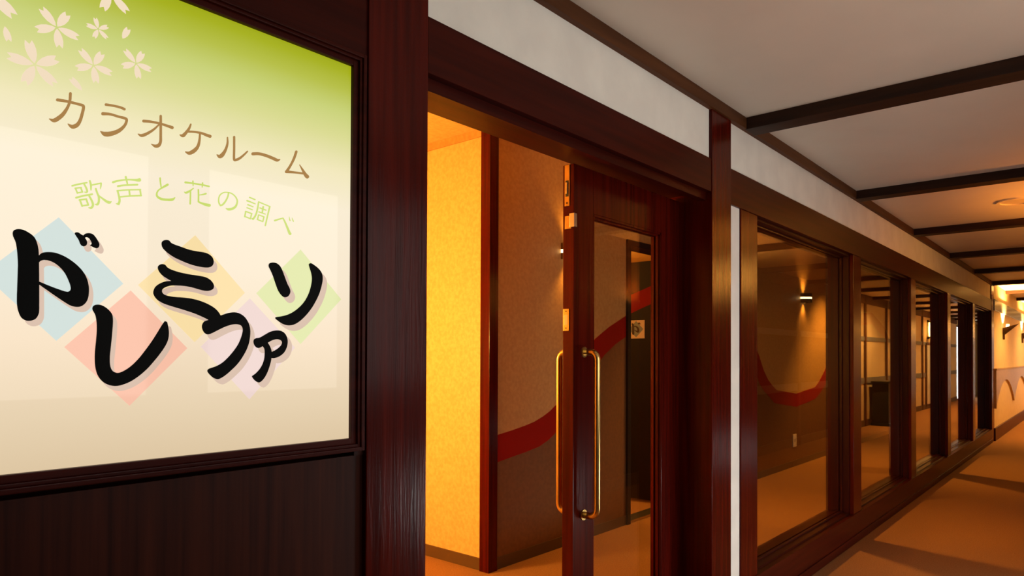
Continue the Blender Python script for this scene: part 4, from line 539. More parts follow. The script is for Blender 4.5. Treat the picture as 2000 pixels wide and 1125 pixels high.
# plaster parts of the front: band above the header, strip beside the first window
struct(obj('wall_front', boxes((1.222, 13.06, 1.352, YB - .1, HTOP, CEIL), (3.13, 3.266, 1.352, YB - .02, 0, HEAD + .02)), M['plaster']),
       'white plaster band above the wooden header and narrow strip beside the window', 'wall')
struct(obj('wall_front', boxes((X0, 1.04, 1.356, YB, 0, 1.06), (X0, .22, 1.35, YB, 1.06, 2.012), (1.004, 1.04, 1.352, YB, 1.06, 2.012),
                           (.22, 1.01, 1.42, YB, 1.06, 2.012)), M['wood_panel']),
       'dark wood panelling around the lit sign', 'wall')
struct(obj('wall_front', bx(X0, 1.035, 1.346, YB, 2.013, CEIL), M['wood_h']), 'red brown board above the lit sign', 'wall')
struct(obj('wall_front', bx(1.04, 13.06, 1.47, YB, HEAD + .16, HALL), M['paper_gold']), 'wall above the header on the hall side', 'wall')
far = struct(obj('wall_right', bx(13.06, X1, YF, YB, 0, CEIL), M['paper_cream']), 'cream wallpapered wall with scalloped dado at the far end of the corridor', 'wall')

trims = []


def trim(n, bm, m, label, cat='post'):
    return struct(obj('trim_%d' % n, bm, m), label, cat)


trim(1, bx(1.031, 1.222, YF, YB, 0, CEIL, bevel=.003), M['wood_v'], 'broad glossy red brown post between the sign and the entrance')
trim(2, bx(2.927, 3.134, YF - .003, YB, 0, CEIL - .004, bevel=.003), M['wood_v'], 'glossy red brown post right of the entrance door')
hb = boxes((1.222, 2.927, YF, YB, 2.035, HTOP), (1.222, 2.927, 1.366, 1.395, 2.0, 2.035), (3.134, 13.06, YF, 1.53, HEAD, HTOP))
trim(3, hb, M['wood_h'], 'long dark mahogany header beam over entrance and windows', 'beam')
trim(4, bx(1.222, 13.06, 1.326, 1.353, 2.405, CEIL, bevel=.003), M['wood_beam_x'], 'brown cornice rail where the plaster band meets the ceiling', 'cornice')
trim(5, boxes((3.266, 12.79, YF - .004, 1.528, 0, .2), (3.266, 12.79, YF - .012, YF, .012, .06)), M['wood_h'], 'dark wooden sill board under the row of windows', 'sill')
MULL = [(3.266, 3.474), (5.222, 5.424), (7.10, 7.306), (8.99, 9.19), (10.90, 11.10), (12.79, 13.06)]
names = ['left jamb of the first window beside the white strip', 'mullion between the first and second window', 'mullion between the second and third window',
         'mullion between the third and fourth window', 'mullion between the fourth and fifth window', 'end post of the window row by the cream wall']
for i, (a, b) in enumerate(MULL):
    top = CEIL - .004 if i == 5 else HEAD
    trim(6 + i, bx(a, b, YF + (.004 if i < 5 else -.004), 1.527, .2 if i < 5 else 0, top, bevel=.003), M['wood_v'], 'red brown ' + names[i])

# ceiling beams line up with the mullions
beam_at = [3.353, 5.3, 7.2, 9.09, 10.98, 12.86, 14.75, 16.65, 18.55, 20.45, 22.35, 24.25, 26.15]
ords = ['nearest', 'second', 'third', 'fourth', 'fifth', 'sixth', 'seventh', 'eighth', 'ninth', 'tenth', 'eleventh', 'twelfth', 'last']
for i, x in enumerate(beam_at):
    z = CEIL
    struct(obj('trim_%d' % (12 + i), bx(x - .062, x + .062, OPP, 1.335, 2.403, z + .005, bevel=.004), M['wood_dark']),
           'dark timber beam across the corridor ceiling, %s from the camera' % ords[i], 'beam')

# windows
wl = ['large first window right of the white strip showing the red U curve', 'second window from the entrance', 'third window from the entrance',
      'fourth window from the entrance', 'narrow looking fifth window next to the cream wall']
PANE = 1.432
for i in range(5):
    a, b = MULL[i][1], MULL[i + 1][0]
    r = empty('window_%d' % (i + 1), ((a + b) / 2, PANE, .2))
    struct(r, wl[i], 'window')
    t = .012
    fr = boxes((a, a + t, YF + .03, 1.523, .2, HEAD), (b - t, b, YF + .03, 1.523, .2, HEAD),
               (a, b, YF + .03, 1.523, HEAD - t, HEAD), (a, b, YF + .03, 1.523, .2, .2 + t))
    obj('window_frame', fr, M['wood_frame'], r)
    bd = bmesh.new()
    for (y0, y1, k) in ((PANE - .02, PANE - .004, .022), (PANE + .004, PANE + .02, .022)):
        box(bd, a, a + k, y0, y1, .2, HEAD, bevel=.003)
        box(bd, b - k, b, y0, y1, .2, HEAD, bevel=.003)
        box(bd, a, b, y0, y1, HEAD - k, HEAD, bevel=.003)
        box(bd, a, b, y0, y1, .2, .2 + k, bevel=.003)
    obj('glazing_bead', bd, M['wood_frame'], r)
    obj('pane', bx(a + .01, b - .01, PANE - .003, PANE + .003, .21, HEAD - .01), M['glass'], r)

# ---------------------------------------------------------------- entrance door
d = empty('door_1', (2.93, 1.525, 0))
struct(d, 'glazed mahogany door leaf with long brass pull handles in the entrance', 'door')
DF, DB = 1.5, 1.55
obj('door_frame', boxes((2.098, 2.228, DF, DB, .012, 2.013), (2.765, 2.93, DF, DB, .012, 2.013), (2.228, 2.765, DF, DB, 1.845, 2.013), (2.228, 2.765, DF, DB, .012, .26), bevel=.002), M['wood_v'], d)
bd = bmesh.new()
for (y0, y1) in ((DF + .002, DF + .02), (DB - .02, DB - .002)):
    for k in (.009, .016):
        yy = (y0, y0 + .011) if (k == .009) == (y0 < 1.51) else (y1 - .011, y1)
        box(bd, 2.228, 2.228 + k, *yy, .26, 1.845)
        box(bd, 2.765 - k, 2.765, *yy, .26, 1.845)
        box(bd, 2.228, 2.765, *yy, 1.845 - k, 1.845)
        box(bd, 2.228, 2.765, *yy, .26, .26 + k)
obj('glazing_bead', bd, M['wood_v'], d)
obj('pane', bx(2.23, 2.763, 1.522, 1.528, .262, 1.843), M['glass'], d)
for side in (-1, 1):
    y0 = DF if side < 0 else DB
    yy = y0 + side * .062
    z0, z1, r = .70, 1.312, .03
    path = [(2.163, y0, z1)]
    for k in range(7):
        a = k / 6 * math.pi / 2
        path.append((2.163, yy - side * r + side * r * math.sin(a), z1 - r + r * math.cos(a)))
    for k in range(7):
        a = k / 6 * math.pi / 2
        path.append((2.163, yy - side * r + side * r * math.cos(a), z0 + r - r * math.sin(a)))
    path.append((2.163, y0, z0))
    bm = tube(bmesh.new(), path, .0125, 16)
    tag(obj('handle', bm, M['brass'], d, smooth=True), 'tall brass pull handle on the %s side' % ('corridor' if side < 0 else 'hall'))
    rs = bmesh.new()
    for z in (z0, z1):
        tube(rs, [(2.163, y0, z), (2.163, y0 + side * .005, z)], .02, 20)
    obj('handle_rose', rs, M['brass'], d)
EX = 2.098
fb = bx(EX - .0025, EX + .001, 1.519, 1.541, 1.858, 2.011, bevel=.0008)
fbo = tag(obj('flush_bolt', fb, M['brass'], d), 'brass flush bolt plate in the door edge')
obj('bolt_slot', bx(EX - .0035, EX - .0024, 1.523, 1.537, 1.893, 1.953, bevel=.0004), M['black'], fbo)
obj('bolt_lever', bx(EX - .0075, EX - .003, 1.526, 1.534, 1.903, 1.945, bevel=.001), M['steel'], fbo)
obj('screw', tube(bmesh.new(), [(EX - .0034, 1.53, 1.869), (EX - .002, 1.53, 1.869)], .004, 12), M['bronze'], fbo)
bk = tag(obj('door_catch', bx(EX - .002, EX + .001, 1.512, 1.54, 1.772, 1.82, bevel=.0008), M['brass'], d), 'brass catch plate with a steel stop below the bolt')
obj('catch_stop', bx(EX - .012, EX + .006, DF - .010, DF + .012, 1.775, 1.826, bevel=.0015), M['chrome'], bk)
lk = tag(obj('lock_plate', bx(EX - .0025, EX + .001, 1.52, 1.546, 1.391, 1.473, bevel=.0008), M['brass'], d), 'brass lock plate in the door edge')
obj('lock_slot', bx(EX - .0032, EX - .0024, 1.526, 1.540, 1.413, 1.451, bevel=.0003), M['steel'], lk)
for z in (1.401, 1.464):
    obj('screw', tube(bmesh.new(), [(EX - .0032, 1.533, z), (EX - .002, 1.533, z)], .003, 12), M['bronze'], lk)

# ---------------------------------------------------------------- hall behind the front
XP = 3.072                                             # passage wall seen edge-on beside the post
WT = [(3.1, .808), (3.128, .812), (3.29, .832), (3.42, .852), (3.508, .869), (3.6, .897), (3.68, .93), (3.756, .973), (3.86, 1.06), (3.98, 1.18), (4.1, 1.31), (4.21, 1.421), (4.40, 1.515), (4.632, 1.607)]
WB = [(3.1, .642), (3.128, .646), (3.29, .667), (3.42, .683), (3.557, .704), (3.655, .737), (3.71, .765), (3.757, .793), (3.87, .88), (4.0, 1.01), (4.16, 1.17), (4.332, 1.305), (4.48, 1.385), (4.633, 1.447)]
UT = [(5.58, 2.0), (5.9, 2.05), (6.3, 2.0), (6.7, 1.85), (7.0, 1.64), (7.327, 1.311), (7.46, 1.15), (7.591, 1.043), (7.72, .975), (7.854, .921), (8.15, .892), (8.496, .856), (8.85, .885), (9.204, .913), (9.4, 1.0), (9.583, 1.109), (9.8, 1.28), (10.1, 1.5), (10.6, 1.75), (11.3, 1.95), (12, 2.0), (12.8, 1.8), (13.5, 1.4), (14.2, 1.0)]
UB = [(5.58, 1.84), (5.9, 1.88), (6.3, 1.83), (6.7, 1.66), (7.0, 1.43), (7.327, 1.022), (7.46, .93), (7.62, .86), (7.775, .782), (7.9, .765), (8.15, .737), (8.496, .70), (8.85, .73), (9.203, .763), (9.4, .83), (9.582, .914), (9.8, 1.06), (10.1, 1.29), (10.6, 1.56), (11.3, 1.77), (12, 1.82), (12.8, 1.62), (13.5, 1.22), (14.2, .83)]
DX0, DX1, DTOP = 4.68, 5.50, 2.155
wp = struct(obj('wall_back', boxes((3.10, DX0 - .045, YP, YP + .12, 0, HALL), (DX1 + .045, 14.2, YP, YP + .12, 0, HALL), (DX0 - .05, DX1 + .05, YP, YP + .12, DTOP + .045, HALL)), M['paper_tan']),
            'tan wallpapered hall wall crossed by a red wave stripe', 'wall')
for la, lb in ((WT, WB), (UT, UB)):
    tag(obj('wave_stripe', strip(bmesh.new(), la, lb, 1, YP - .003, YP + .01), M['red_stripe'], wp), 'dark red wave shaped stripe on the wallpaper')
    low = [(p[0], .05) for p in lb]
    tag(obj('lower_wallpaper', strip(bmesh.new(), lb, low, 1, YP - .0015, YP + .01), M['paper_brown'], wp), 'brown wallpaper under the wave stripe')
struct(obj('baseboard_back', boxes((3.14, DX0 - .045, YP - .008, YP + .02, 0, .072), (DX1 + .045, 14.2, YP - .008, YP + .02, 0, .072)), M['skirting']), 'brown skirting under the wave wall', 'baseboard')
ps = struct(obj('wall_passage', bx(XP + .003, XP + .12, YP + .02, 7, 0, HALL), M['paper_gold']), 'bright golden wallpapered wall running back from the corner post', 'wall')
struct(obj('baseboard_passage', bx(XP - .006, XP + .02, YP + .03, 7, 0, .072), M['skirting']), 'brown skirting under the golden wall', 'baseboard')
struct(obj('trim_30', bx(XP - .016, XP + .062, YP - .02, YP + .055, 0, HALL, bevel=.002), M['wood_v']), 'slim red brown corner post between the golden wall and the wave wall', 'post')
struct(obj('trim_31', bx(XP - .01, XP + .02, YP + .055, 7, HALL - .045, HALL), M['paper_tan']), 'narrow tan cornice above the golden wall', 'cornice')
struct(obj('wall_left', bx(.9, 1.0, YB, 7, 0, HALL), M['paper_gold']), 'golden wallpapered left wall of the passage', 'wall')
struct(obj('wall_end', bx(.9, 3.2, 6.4, 6.5, 0, HALL), M['paper_gold']), 'golden wallpapered end wall of the passage', 'wall')
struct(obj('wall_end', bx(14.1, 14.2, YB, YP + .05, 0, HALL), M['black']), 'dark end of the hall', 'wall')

# karaoke room behind the wave wall: doorway, open black door, room shell
rm = struct(obj('trim_32', boxes((DX0 - .045, DX0, YP - .02, YP + .13, 0, DTOP + .045), (DX1, DX1 + .045, YP - .02, YP + .13, 0, DTOP + .045), (DX0 - .045, DX1 + .045, YP - .02, YP + .13, DTOP, DTOP + .045), bevel=.002), M['black_door']),
            'black frame of the room doorway seen through the glass door', 'door frame')
struct(obj('trim_33', bx(DX0, DX1, YP - .005, YP + .11, 0, .02, bevel=.004), M['steel']), 'metal threshold strip of the room doorway', 'threshold')
d2 = empty('door_2', (DX1, YP + .13, 0))
struct(d2, 'black room door standing open with red stripe and square sticker', 'door')
LX = DX1
obj('door_leaf', bx(LX, LX + .038, YP + .135, YP + .135 + .80, .012, DTOP - .005, bevel=.002), M['black_door'], d2)
la = [(2.96, 1.97), (3.044, 1.937), (3.316, 1.847), (3.6, 1.70), (3.75, 1.60)]
lb = [(2.96, 1.815), (3.044, 1.778), (3.316, 1.678), (3.6, 1.53), (3.75, 1.43)]
tag(obj('red_stripe', strip(bmesh.new(), la, lb, 0, LX - .002, LX + .004), M['red_stripe'], d2), 'red stripe crossing the black door')
stk = tag(obj('sticker', bx(LX - .002, LX + .002, 3.151, 3.316, 1.457, 1.622), plain('cream card', (.78, .62, .36, 1), .5), d2), 'square cream sticker with blue diamond and black kana')


def to_sticker(p):
    # logo character in sign millimetres -> sticker on the open door (left in view = larger Y)
    k = .148 / 210
    return (3.2375 - (p[0] - 106) * k, 1.541 + (p[1] - 325) * k)


k = .074
dm = prism(bmesh.new(), [(3.2375, 1.541 + k), (3.2375 - k, 1.541), (3.2375, 1.541 - k), (3.2375 + k, 1.541)], 0, LX - .003, LX)
obj('diamond', dm, plain('blue card print', (.25, .32, .27, 1), .5), stk)
bm = bmesh.new()
for ol in LOGO['do']:
    prism(bm, [to_sticker(p) for p in ol], 0, LX - .004, LX)
obj('lettering', bm, plain('dark card print', (.03, .008, .006, 1), .5), stk)
struct(obj('wall_room', boxes((3.3, 9.0, 6.2, 6.3, 0, HALL), (8.9, 9.0, YP + .12, 6.3, 0, HALL)), M['paper_tan']), 'tan walls inside the room behind the black door', 'wall')
lamp('room_fill', 'POINT', (4.2, 4.6, 2.1), 60, HONEY, .06)  # added bare light without a fixture, brightens the open door and sticker
lamp('room_fill', 'POINT', (7.4, 5.2, 2.0), 45, HONEY, .06)  # second added bare light, brightens the room ceiling above the door
fx = empty('air_vent', (7.02, 4.2, HALL))
tag(fx, 'round ceiling vent inside the room above the black door', 'vent')
obj('vent_ring', disc(bmesh.new(), (7.02, 4.2), .17, .21, HALL - .025, HALL), M['bronze'], fx)
obj('vent_cone', disc(bmesh.new(), (7.02, 4.2), .05, .12, HALL - .03, HALL - .01), M['bronze'], fx)

# ---------------------------------------------------------------- opposite side of the corridor (mirrored in sign and panes)
WX = [(.66, 1.36), (1.56, 2.40), (2.58, 3.02)]                       # frosted windows near the camera
low = [(3.25, 4.35), (7.0, 7.75)]                     # low floor-level windows
segs, x = [], X0
for a, b in WX:
    segs.append((x, a))
    x = b
segs.append((x, X1))
ow = bmesh.new()
box(ow, X0, 12.6, OPP - .12, OPP, 2.26, CEIL)
for a, b in segs[:-1]:
    box(ow, a, b, OPP - .12, OPP, 0, 2.26)
for a, b in WX:
    box(ow, a, b, OPP - .12, OPP, 0, 1.08)
x = WX[-1][1]
for a, b in low:
    box(ow, x, a, OPP - .12, OPP, 0, 2.26)
    box(ow, a, b, OPP - .12, OPP, .48, 2.26)
    box(ow, a, b, OPP - .12, OPP, 0, .06)
    x = b
box(ow, x, 12.6, OPP - .12, OPP, 0, 2.26)
struct(obj('wall_opposite', ow, M['opp_wood']), 'dark panelled wall with frosted windows on the near side of the corridor', 'wall')
struct(obj('wall_opposite', boxes((12.6, 24.6, OPP - .12, OPP, 0, 2.26), (26.8, X1, OPP - .12, OPP, 0, 2.26), (12.6, X1, OPP - .12, OPP, 2.26, CEIL)), M['paper_cream']), 'cream wall on the far stretch of the corridor', 'wall')
n = 6
for i, (a, b, z0, z1, low_) in enumerate([(*WX[0], 1.08, 2.24, 0), (*WX[1], 1.08, 2.24, 0), (*WX[2], 1.08, 2.24, 0), (*low[0], .06, .48, 1), (*low[1], .06, .48, 2), (24.6, 26.8, 0, 2.26, 0)]):
    r = empty('window_%d' % (n + i), ((a + b) / 2, OPP - .06, z0))
    struct(r, ['frosted window nearest the camera', 'wider frosted window beside it', 'narrow third frosted window', 'low floor window opposite the entrance', 'low floor window opposite the first panes', 'glazed way out far down the corridor'][i] + ', on the corridor side', 'window')
    obj('window_frame', boxes((a, a + .03, OPP - .1, OPP + .008, z0, z1), (b - .03, b, OPP - .1, OPP + .008, z0, z1), (a, b, OPP - .1, OPP + .008, z0, z0 + .03), (a, b, OPP - .1, OPP + .008, z1 - .03, z1)), M['wood_beam_x'], r)
    obj('pane', bx(a + .03, b - .03, OPP - .06, OPP - .05, z0 + .03, z1 - .03), (None, M['day_pane_low'], M['day_pane_far'])[low_] if low_ else M['day_pane'], r)
posts = [5.25, 8.6, 10.5, 12.5, 14.2, 15.85, 17.7, 19.5, 22.0]
for i, x in enumerate(posts):
    struct(obj('trim_%d' % (40 + i), bx(x - .05, x + .05, OPP, OPP + .03, 0, CEIL), M['wood_beam_x']), 'brown timber upright on the cream corridor wall, %s along' % ords[i], 'post')
struct(obj('trim_50', boxes((8.8, 24.6, OPP, OPP + .015, 1.60, 1.68), (8.8, 24.6, OPP, OPP + .015, .80, .91)), M['blue_band']), 'grey rails along the cream corridor wall', 'rail')
struct(obj('trim_51', boxes((2.95, 24.6, OPP, OPP + .025, 2.3, CEIL)), M['wood_beam_x']), 'brown rail at the top of the cream corridor wall', 'rail')
struct(obj('baseboard_opposite', boxes((8.2, 24.6, OPP, OPP + .02, 0, .12), (X0, 3.22, OPP, OPP + .02, 0, .12), (4.38, 6.97, OPP, OPP + .02, 0, .12)), M['skirting']), 'brown skirting of the cream corridor wall', 'baseboard')
struct(obj('wall_end', boxes((X1 - .1, X1, OPP - .2, 1.4, 0, CEIL)), M['paper_cream']), 'cream end wall of the corridor', 'wall')
struct(obj('wall_end', boxes((X0, X0 + .1, OPP - .2, 1.4, 0, CEIL)), M['plaster']), 'white end wall behind the camera', 'wall')

# far wall: metal rail, dado with scalloped lower edge, skirting
tag(obj('picture_rail', bx(13.06, X1 - .1, YF - .02, YF + .005, 2.03, 2.205, bevel=.004), M['metal_band'], far), 'shiny grey rail along the far wall')
pd = bmesh.new()
s0, per = 13.1, 2.78
top = 1.10
edge = []
for j in range(7):
    a = s0 + j * per
    for q in range(16):
        t = q / 16
        edge.append((a + t * per, .50 + .425 * math.sin(t * math.pi) ** .8))
edge.append((s0 + 7 * per - .45, .51))
edge = [(min(e[0], X1 - .12), e[1]) for e in edge]
edge = [e for i, e in enumerate(edge) if i == 0 or e[0] > edge[i - 1][0]]
strip(pd, [(e[0], top) for e in edge], edge, 1, YF - .028, YF + .005)
tag(obj('scalloped_dado', pd, M['gold_panel'], far), 'raised golden dado panel with arches cut along its lower edge')
rp_ = bmesh.new()
x = 13.08
while x < 24:
    box(rp_, x, x + .05, YF - .038, YF, 1.095, 1.125, bevel=.006)
    x += .07
tag(obj('dado_moulding', rp_, M['gold_panel'], far), 'beaded moulding on top of the dado')
struct(obj('baseboard_right', bx(13.06, X1 - .1, YF - .02, YF + .01, 0, .2, bevel=.004), M['wood_h']), 'brown skirting board under the scalloped dado', 'baseboard')

# ------------------------------------------------------------------ the sign
U0, V0, YS = .285, 1.10, 1.355
sg = empty('sign', (U0, YS, V0))
tag(sg, 'large backlit green and cream karaoke sign with black kana logo in a dark wood frame', 'sign')
S = lambda p: (U0 + p[0] / 1000, V0 + p[1] / 1000)
obj('sign_panel', bx(.235, 1.0, YS, YS + .06, 1.09, 1.99), M['sign'], sg)


fb = bmesh.new()
L0, R0, B0, T0 = .235, 0.9945, 1.0985, 1.9845
for w0, w1, y0, y1 in ((-.004, .010, YS - .010, YS + .05), (.010, .017, YS - .017, YS + .05), (.017, .026, YS - .022, YS + .05)):
    box(fb, R0 + w0 - .0, R0 + w1, y0, y1, B0 - w1, T0 + w1, bevel=.0015)
    box(fb, L0 - w1, L0 - w0, y0, y1, B0 - w1, T0 + w1, bevel=.0015)
    box(fb, L0, R0 + w0, y0, y1, T0 + w0, T0 + w1, bevel=.0015)
    box(fb, L0, R0 + w0, y0, y1, B0 - w1, B0 - w0, bevel=.0015)
tag(obj('sign_frame', fb, M['wood_h'], sg), 'stepped dark wood moulding')


def flat(name, polys, m, depth, parent=sg, label=None, strips=()):
    bm = bmesh.new()
    i = 0
    for pl in polys:
        prism(bm, [S(p) for p in pl], 1, YS - depth - i * .00002, YS - depth + .0004)
        i += 1
    for l, r in strips:
        strip(bm, [S(p) for p in l], [S(p) for p in r], 1, YS - depth - i * .00002, YS - depth + .0003)
        i += 1
    o = obj(name, bm, m, parent)
    if label:
        tag(o, label)
    return o


# cherry blossoms and loose petals
def petal(cx, cy, r, a):
    sh = [(.06, 0), (.2, -.10), (.42, -.18), (.66, -.205), (.85, -.18), (1.0, -.13), (.84, .0), (1.0, .13), (.85, .18), (.66, .205), (.42, .18), (.2, .10)]
    return [(cx + r * (x * math.cos(a) - y * math.sin(a)), cy + r * (x * math.sin(a) + y * math.cos(a))) for x, y in sh]


def clip(pl, vmax=885, umin=-45):
    return [(max(u, umin), min(v, vmax)) for u, v in pl]


for cx, cy, r, a in BLOSSOM:
    flat('cherry_blossom', [clip(petal(cx, cy, r, a + k * 2 * math.pi / 5)) for k in range(5)], M['p_petal'], .0006)
for cx, cy, r, a in PETAL:
    flat('loose_petal', [petal(cx, cy, r, a)], M['p_petal'], .0006)
for kx, lab in (('blue', 'pale blue'), ('red', 'salmon pink'), ('yellow', 'pale yellow'), ('lilac', 'pale lilac'), ('green', 'pale green')):
    flat('diamond', [DIAMOND[kx]], M['p_' + kx], .0008, label=lab + ' diamond behind the logo')
for ch in TITLE:
    flat('title_character', [], M['ink_brown'], .0010, strips=ch, label='brown katakana character of the upper line')
for ch in SUBTITLE:
    flat('subtitle_character', [], M['ink_green'], .0010, strips=ch, label='light green character of the middle line')
OFF = {'do': (7.4, -8.6), 're': (7.6, -9.2), 'mi': (8.2, -9.8), 'fu': (10.5, -10.8), 'a': (11.5, -11), 'so': (12.6, -11.6)}  # offset of the drop shadow drawn as flat print under each character
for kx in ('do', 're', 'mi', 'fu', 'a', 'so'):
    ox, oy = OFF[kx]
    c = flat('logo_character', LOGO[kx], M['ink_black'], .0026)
    flat('character_drop_shadow', [[(p[0] + ox, p[1] + oy) for p in pl] for pl in LOGO[kx]], M['ink_shade'], .0012, parent=c, label='dusty pink drop shadow printed under the character')

# ------------------------------------------------------------------ lamps
# curved hall sconces: two bronze bands with a lit slit
def hall_sconce(x, label):
    r = empty('wall_sconce', (x, YP - .003, 1.95))
    tag(r, label, 'wall lamp', 'hall wall sconces')
    def arc(z0, z1, ra, rb):
        bm = bmesh.new()
        n = 16
        la = [(x - .10 + .2 * k / n, YP - .003 - ra * math.sin(math.pi * k / n) - .02 * (0 < k < n)) for k in range(n + 1)]
        li = [(x - .094 + .188 * k / n, YP - .003 - rb * math.sin(math.pi * k / n)) for k in range(n + 1)]
        rows = [[bm.verts.new((p[0], p[1], z)) for p in l] for l in (la, li) for z in (z0, z1)]
        for k in range(n):
            bm.faces.new((rows[0][k], rows[0][k + 1], rows[1][k + 1], rows[1][k]))
            bm.faces.new((rows[2][k], rows[2][k + 1], rows[3][k + 1], rows[3][k]))
            bm.faces.new((rows[0][k], rows[0][k + 1], rows[2][k + 1], rows[2][k]))
            bm.faces.new((rows[1][k], rows[1][k + 1], rows[3][k + 1], rows[3][k]))
        for k in (0, n):
            bm.faces.new((rows[0][k], rows[1][k], rows[3][k], rows[2][k]))
        return bm
    obj('shade_band', arc(2.022, 2.066, .085, .08), M['bronze'], r)
    obj('shade_band', arc(1.955, 1.998, .085, .08), M['bronze'], r)
    obj('diffuser', arc(1.996, 2.024, .082, .07), M['lamp_slit'], r)
    obj('backplate', bx(x - .03, x + .03, YP - .012, YP - .003, 1.96, 2.06), M['bronze'], r)
    for z, rot, nm in ((2.05, (math.radians(180), 0, 0), 'up'), (1.965, (0, 0, 0), 'down')):
        lamp('sconce_light', 'SPOT', (x, YP - .055, z), 11.0, HONEY, .03, rot, math.radians(100), blend=.8)


hall_sconce(3.89, 'bronze half round wall lamp hidden behind the edge of the entrance door')
hall_sconce(8.74, 'bronze half round wall lamp with glowing slit seen through the first window')

# recessed downlights
def downlight(x, y, z, label, group, m, r=.09):
    t = empty('downlight', (x, y, z))
    tag(t, label, 'ceiling light', group)
    obj('trim_ring', disc(bmesh.new(), (x, y), r - .022, r, z - .012, z), M['ivory'], t)
    obj('lens', disc(bmesh.new(), (x, y), 0.002, r - .022, z - .004, z), m, t)
    return t


m_off = plain('unlit frosted lens', (.6, .5, .36, 1), .3)
m_on = emitter('lit frosted lens', (1, .66, .28, 1), 6)
downlight(6.32, .50, CEIL, 'round recessed light in the corridor ceiling, between second and third beam', None, m_off, .13)
for x, lab in ((1.75, 'round recessed light in the hall ceiling just inside the entrance'), (5.6, 'round recessed light in the hall ceiling behind the second mullion'), (9.5, 'round recessed light in the hall ceiling behind the third window')):
    downlight(x, 2.2, HALL, lab, 'hall downlights', m_on)
    lamp('downlight_light', 'SPOT', (x, 2.2, HALL - .03), (270 if x < 8 else 330) if x > 2 else 70, HONEY, .05, (0, 0, 0), math.radians(98), blend=.7)

for x, lab in ((14.0, 'first added recessed corridor light beyond the end post'), (17.4, 'second added recessed corridor light beyond the end post'), (20.8, 'third added recessed corridor light beyond the end post')):
    downlight(x, .15, CEIL, lab, 'added corridor downlights', m_on)
    lamp('downlight_light', 'SPOT', (x, .15, CEIL - .03), 210, CREAM, .05, (0, 0, 0), math.radians(150), blend=.5)  # added lights out of view, brighten the opposite wall mirrored in the panes

# passage lamp left of the golden wall (hidden behind the post)
r = empty('wall_sconce', (1.0, 3.3, 1.9))
tag(r, 'lit paper wall lamp on the left wall of the passage, behind the broad post', 'wall lamp')
obj('backplate', bx(1.0, 1.02, 3.22, 3.38, 1.7, 2.1, bevel=.003), M['bronze'], r)
obj('lamp_shade', bx(1.02, 1.12, 3.24, 3.36, 1.73, 2.07, bevel=.01), M['lamp_shade'], r)
lamp('passage_light', 'POINT', (1.35, 3.5, 1.4), 200, AMBER, .12)

# paper lanterns on the cream wall
def lantern(x, z, label):
    r = empty('lantern', (x, OPP, z))
    tag(r, label, 'wall lamp')
    obj('backboard', bx(x - .11, x + .11, OPP, OPP + .02, z - .24, z + .24, bevel=.003), M['wood_dark'], r)
    for z0, z1 in ((z + .18, z + .2), (z - .2, z - .18)):
        obj('lamp_cap', bx(x - .1, x + .1, OPP + .02, OPP + .16, z0, z1, bevel=.002), M['wood_dark'], r)
    n = 18
    bm = bmesh.new()
    rings = [[bm.verts.new((x + (.075 + .014 * math.sin(math.pi * j / 8)) * math.cos(2 * math.pi * k / n), OPP + .09 + (.06 + .01 * math.sin(math.pi * j / 8)) * math.sin(2 * math.pi * k / n), z - .18 + .36 * j / 8)) for k in range(n)] for j in range(9)]
    for A, B in zip(rings, rings[1:]):
        for k in range(n):
            bm.faces.new((A[k], A[(k + 1) % n], B[(k + 1) % n], B[k]))
    bm.faces.new(rings[0])
    bm.faces.new(rings[-1])
    obj('lamp_shade', bm, M['lamp_shade'], r, smooth=True)


lantern(7.42, 2.16, 'lit paper lantern on the dark panelled wall opposite the first window')
lantern(20.25, 2.0, 'lit paper lantern above the white notice board')

# notice board, slim black cabinet, both mirrored in the far panes
nb = empty('notice_board', (20.5, OPP, .1))
tag(nb, 'white notice board in a brown frame on the cream wall', 'notice board')
obj('board_frame', bx(19.9, 21.3, OPP, OPP + .03, .06, 1.66, bevel=.004), M['wood_beam_x'], nb)
obj('board_sheet', bx(20.0, 21.2, OPP + .03, OPP + .036, .12, 1.6), M['white_board'], nb)
for a, b, c, e in ((20.7, 20.9, 1.35, 1.5), (20.7, 20.9, 1.12, 1.3), (20.65, 20.95, .62, .72)):
    obj('notice', bx(a, b, OPP + .036, OPP + .039, c, e), M['red_print'], nb)
cb = empty('cabinet', (14.75, OPP + .22, 0))
tag(cb, 'slim black floor cabinet with small red light against the cream wall', 'cabinet')
obj('cabinet_body', bx(14.5, 15.05, OPP + .06, OPP + .34, .05, .80, bevel=.01), M['black'], cb)
obj('cabinet_base', bx(14.43, 15.13, OPP + .05, OPP + .42, 0, .05, bevel=.006), M['black'], cb)
obj('cabinet_top', bx(14.45, 15.11, OPP + .05, OPP + .38, .80, .84, bevel=.006), M['black'], cb)
obj('pilot_light', bx(14.9, 14.93, OPP + .335, OPP + .345, .38, .41), M['red_lamp'], cb)

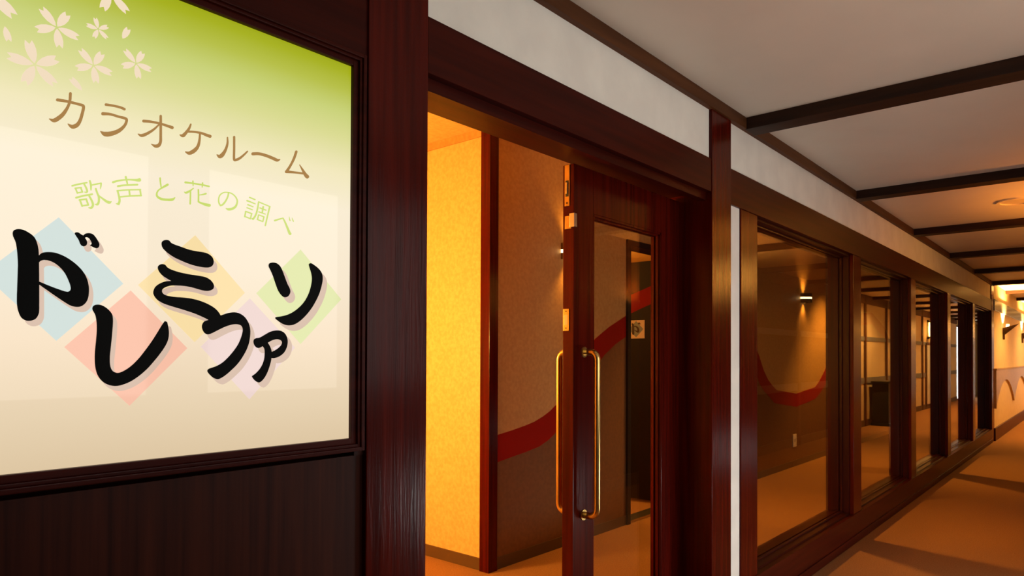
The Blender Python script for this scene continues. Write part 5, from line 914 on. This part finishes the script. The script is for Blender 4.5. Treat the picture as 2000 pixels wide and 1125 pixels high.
# cone sconces on the far wall
def cone_sconce(x, label, wall=YF, d=-1, power=1000, color=CREAM, group='cone sconces on the far wall'):
    r = empty('cone_sconce', (x, wall, 1.6))
    tag(r, label, 'wall lamp', group)
    n = 20
    bm = bmesh.new()
    # half cone lying on its side: wide open end at the wall, apex pointing out over the corridor
    tip = bm.verts.new((x + .10, wall + d * .22, 1.87))
    ring = [bm.verts.new((x + .09 * math.cos(math.pi * k / n + math.pi), wall + d * .03, 1.80 + .12 * math.sin(math.pi * k / n + math.pi))) for k in range(n + 1)]
    for k in range(n):
        bm.faces.new((ring[k], ring[k + 1], tip))
    bmesh.ops.solidify(bm, geom=bm.faces[:], thickness=.006)
    obj('lamp_shade', bm, M['bronze'], r)
    ys = sorted((wall, wall + d * .03))
    y2 = sorted((wall, wall + d * .008))
    obj('bracket', boxes((x - .012, x + .012, *ys, 1.60, 1.80), (x - .03, x + .03, *y2, 1.62, 1.74), bevel=.002), M['bronze'], r)
    obj('bulb', tube(bmesh.new(), [(x, wall + d * .06, 1.80), (x, wall + d * .07, 1.86)], .022, 12), M['lamp_slit'], r)
    lamp('cone_light', 'SPOT', (x, wall + d * .10, 1.84), power, color, .03, (math.radians(180 + d * 8), 0, 0), math.radians(130 if d < 0 else 168), blend=.7 if d < 0 else .35)


cone_sconce(14.3, 'nearest dark cone wall lamp throwing light up the cream wall')
cone_sconce(17.7, 'second dark cone wall lamp at the right edge of the picture')
for x in (21.1, 24.5):
    cone_sconce(x, 'cone wall lamp farther down the cream wall, %s' % ('third from the windows' if x < 22 else 'fourth from the windows'))
cone_sconce(6.2, 'added cone wall lamp on the dark panelled wall, warming the ceiling', OPP, 1, 140, DEEP, None)  # added lamp out of view, turns the middle ceiling bays orange

# wall socket low on the wave wall
ws = empty('wall_socket', (8.42, YP - .003, .23))
tag(ws, 'small ivory socket plate low on the wave wall under the red curve', 'socket')
obj('cover_plate', bx(8.365, 8.475, YP - .012, YP - .001, .232, .382, bevel=.003), M['ivory'], ws)
for x in (8.40, 8.43):
    obj('socket_slot', bx(x, x + .006, YP - .0135, YP - .011, .29, .325), M['black'], ws)
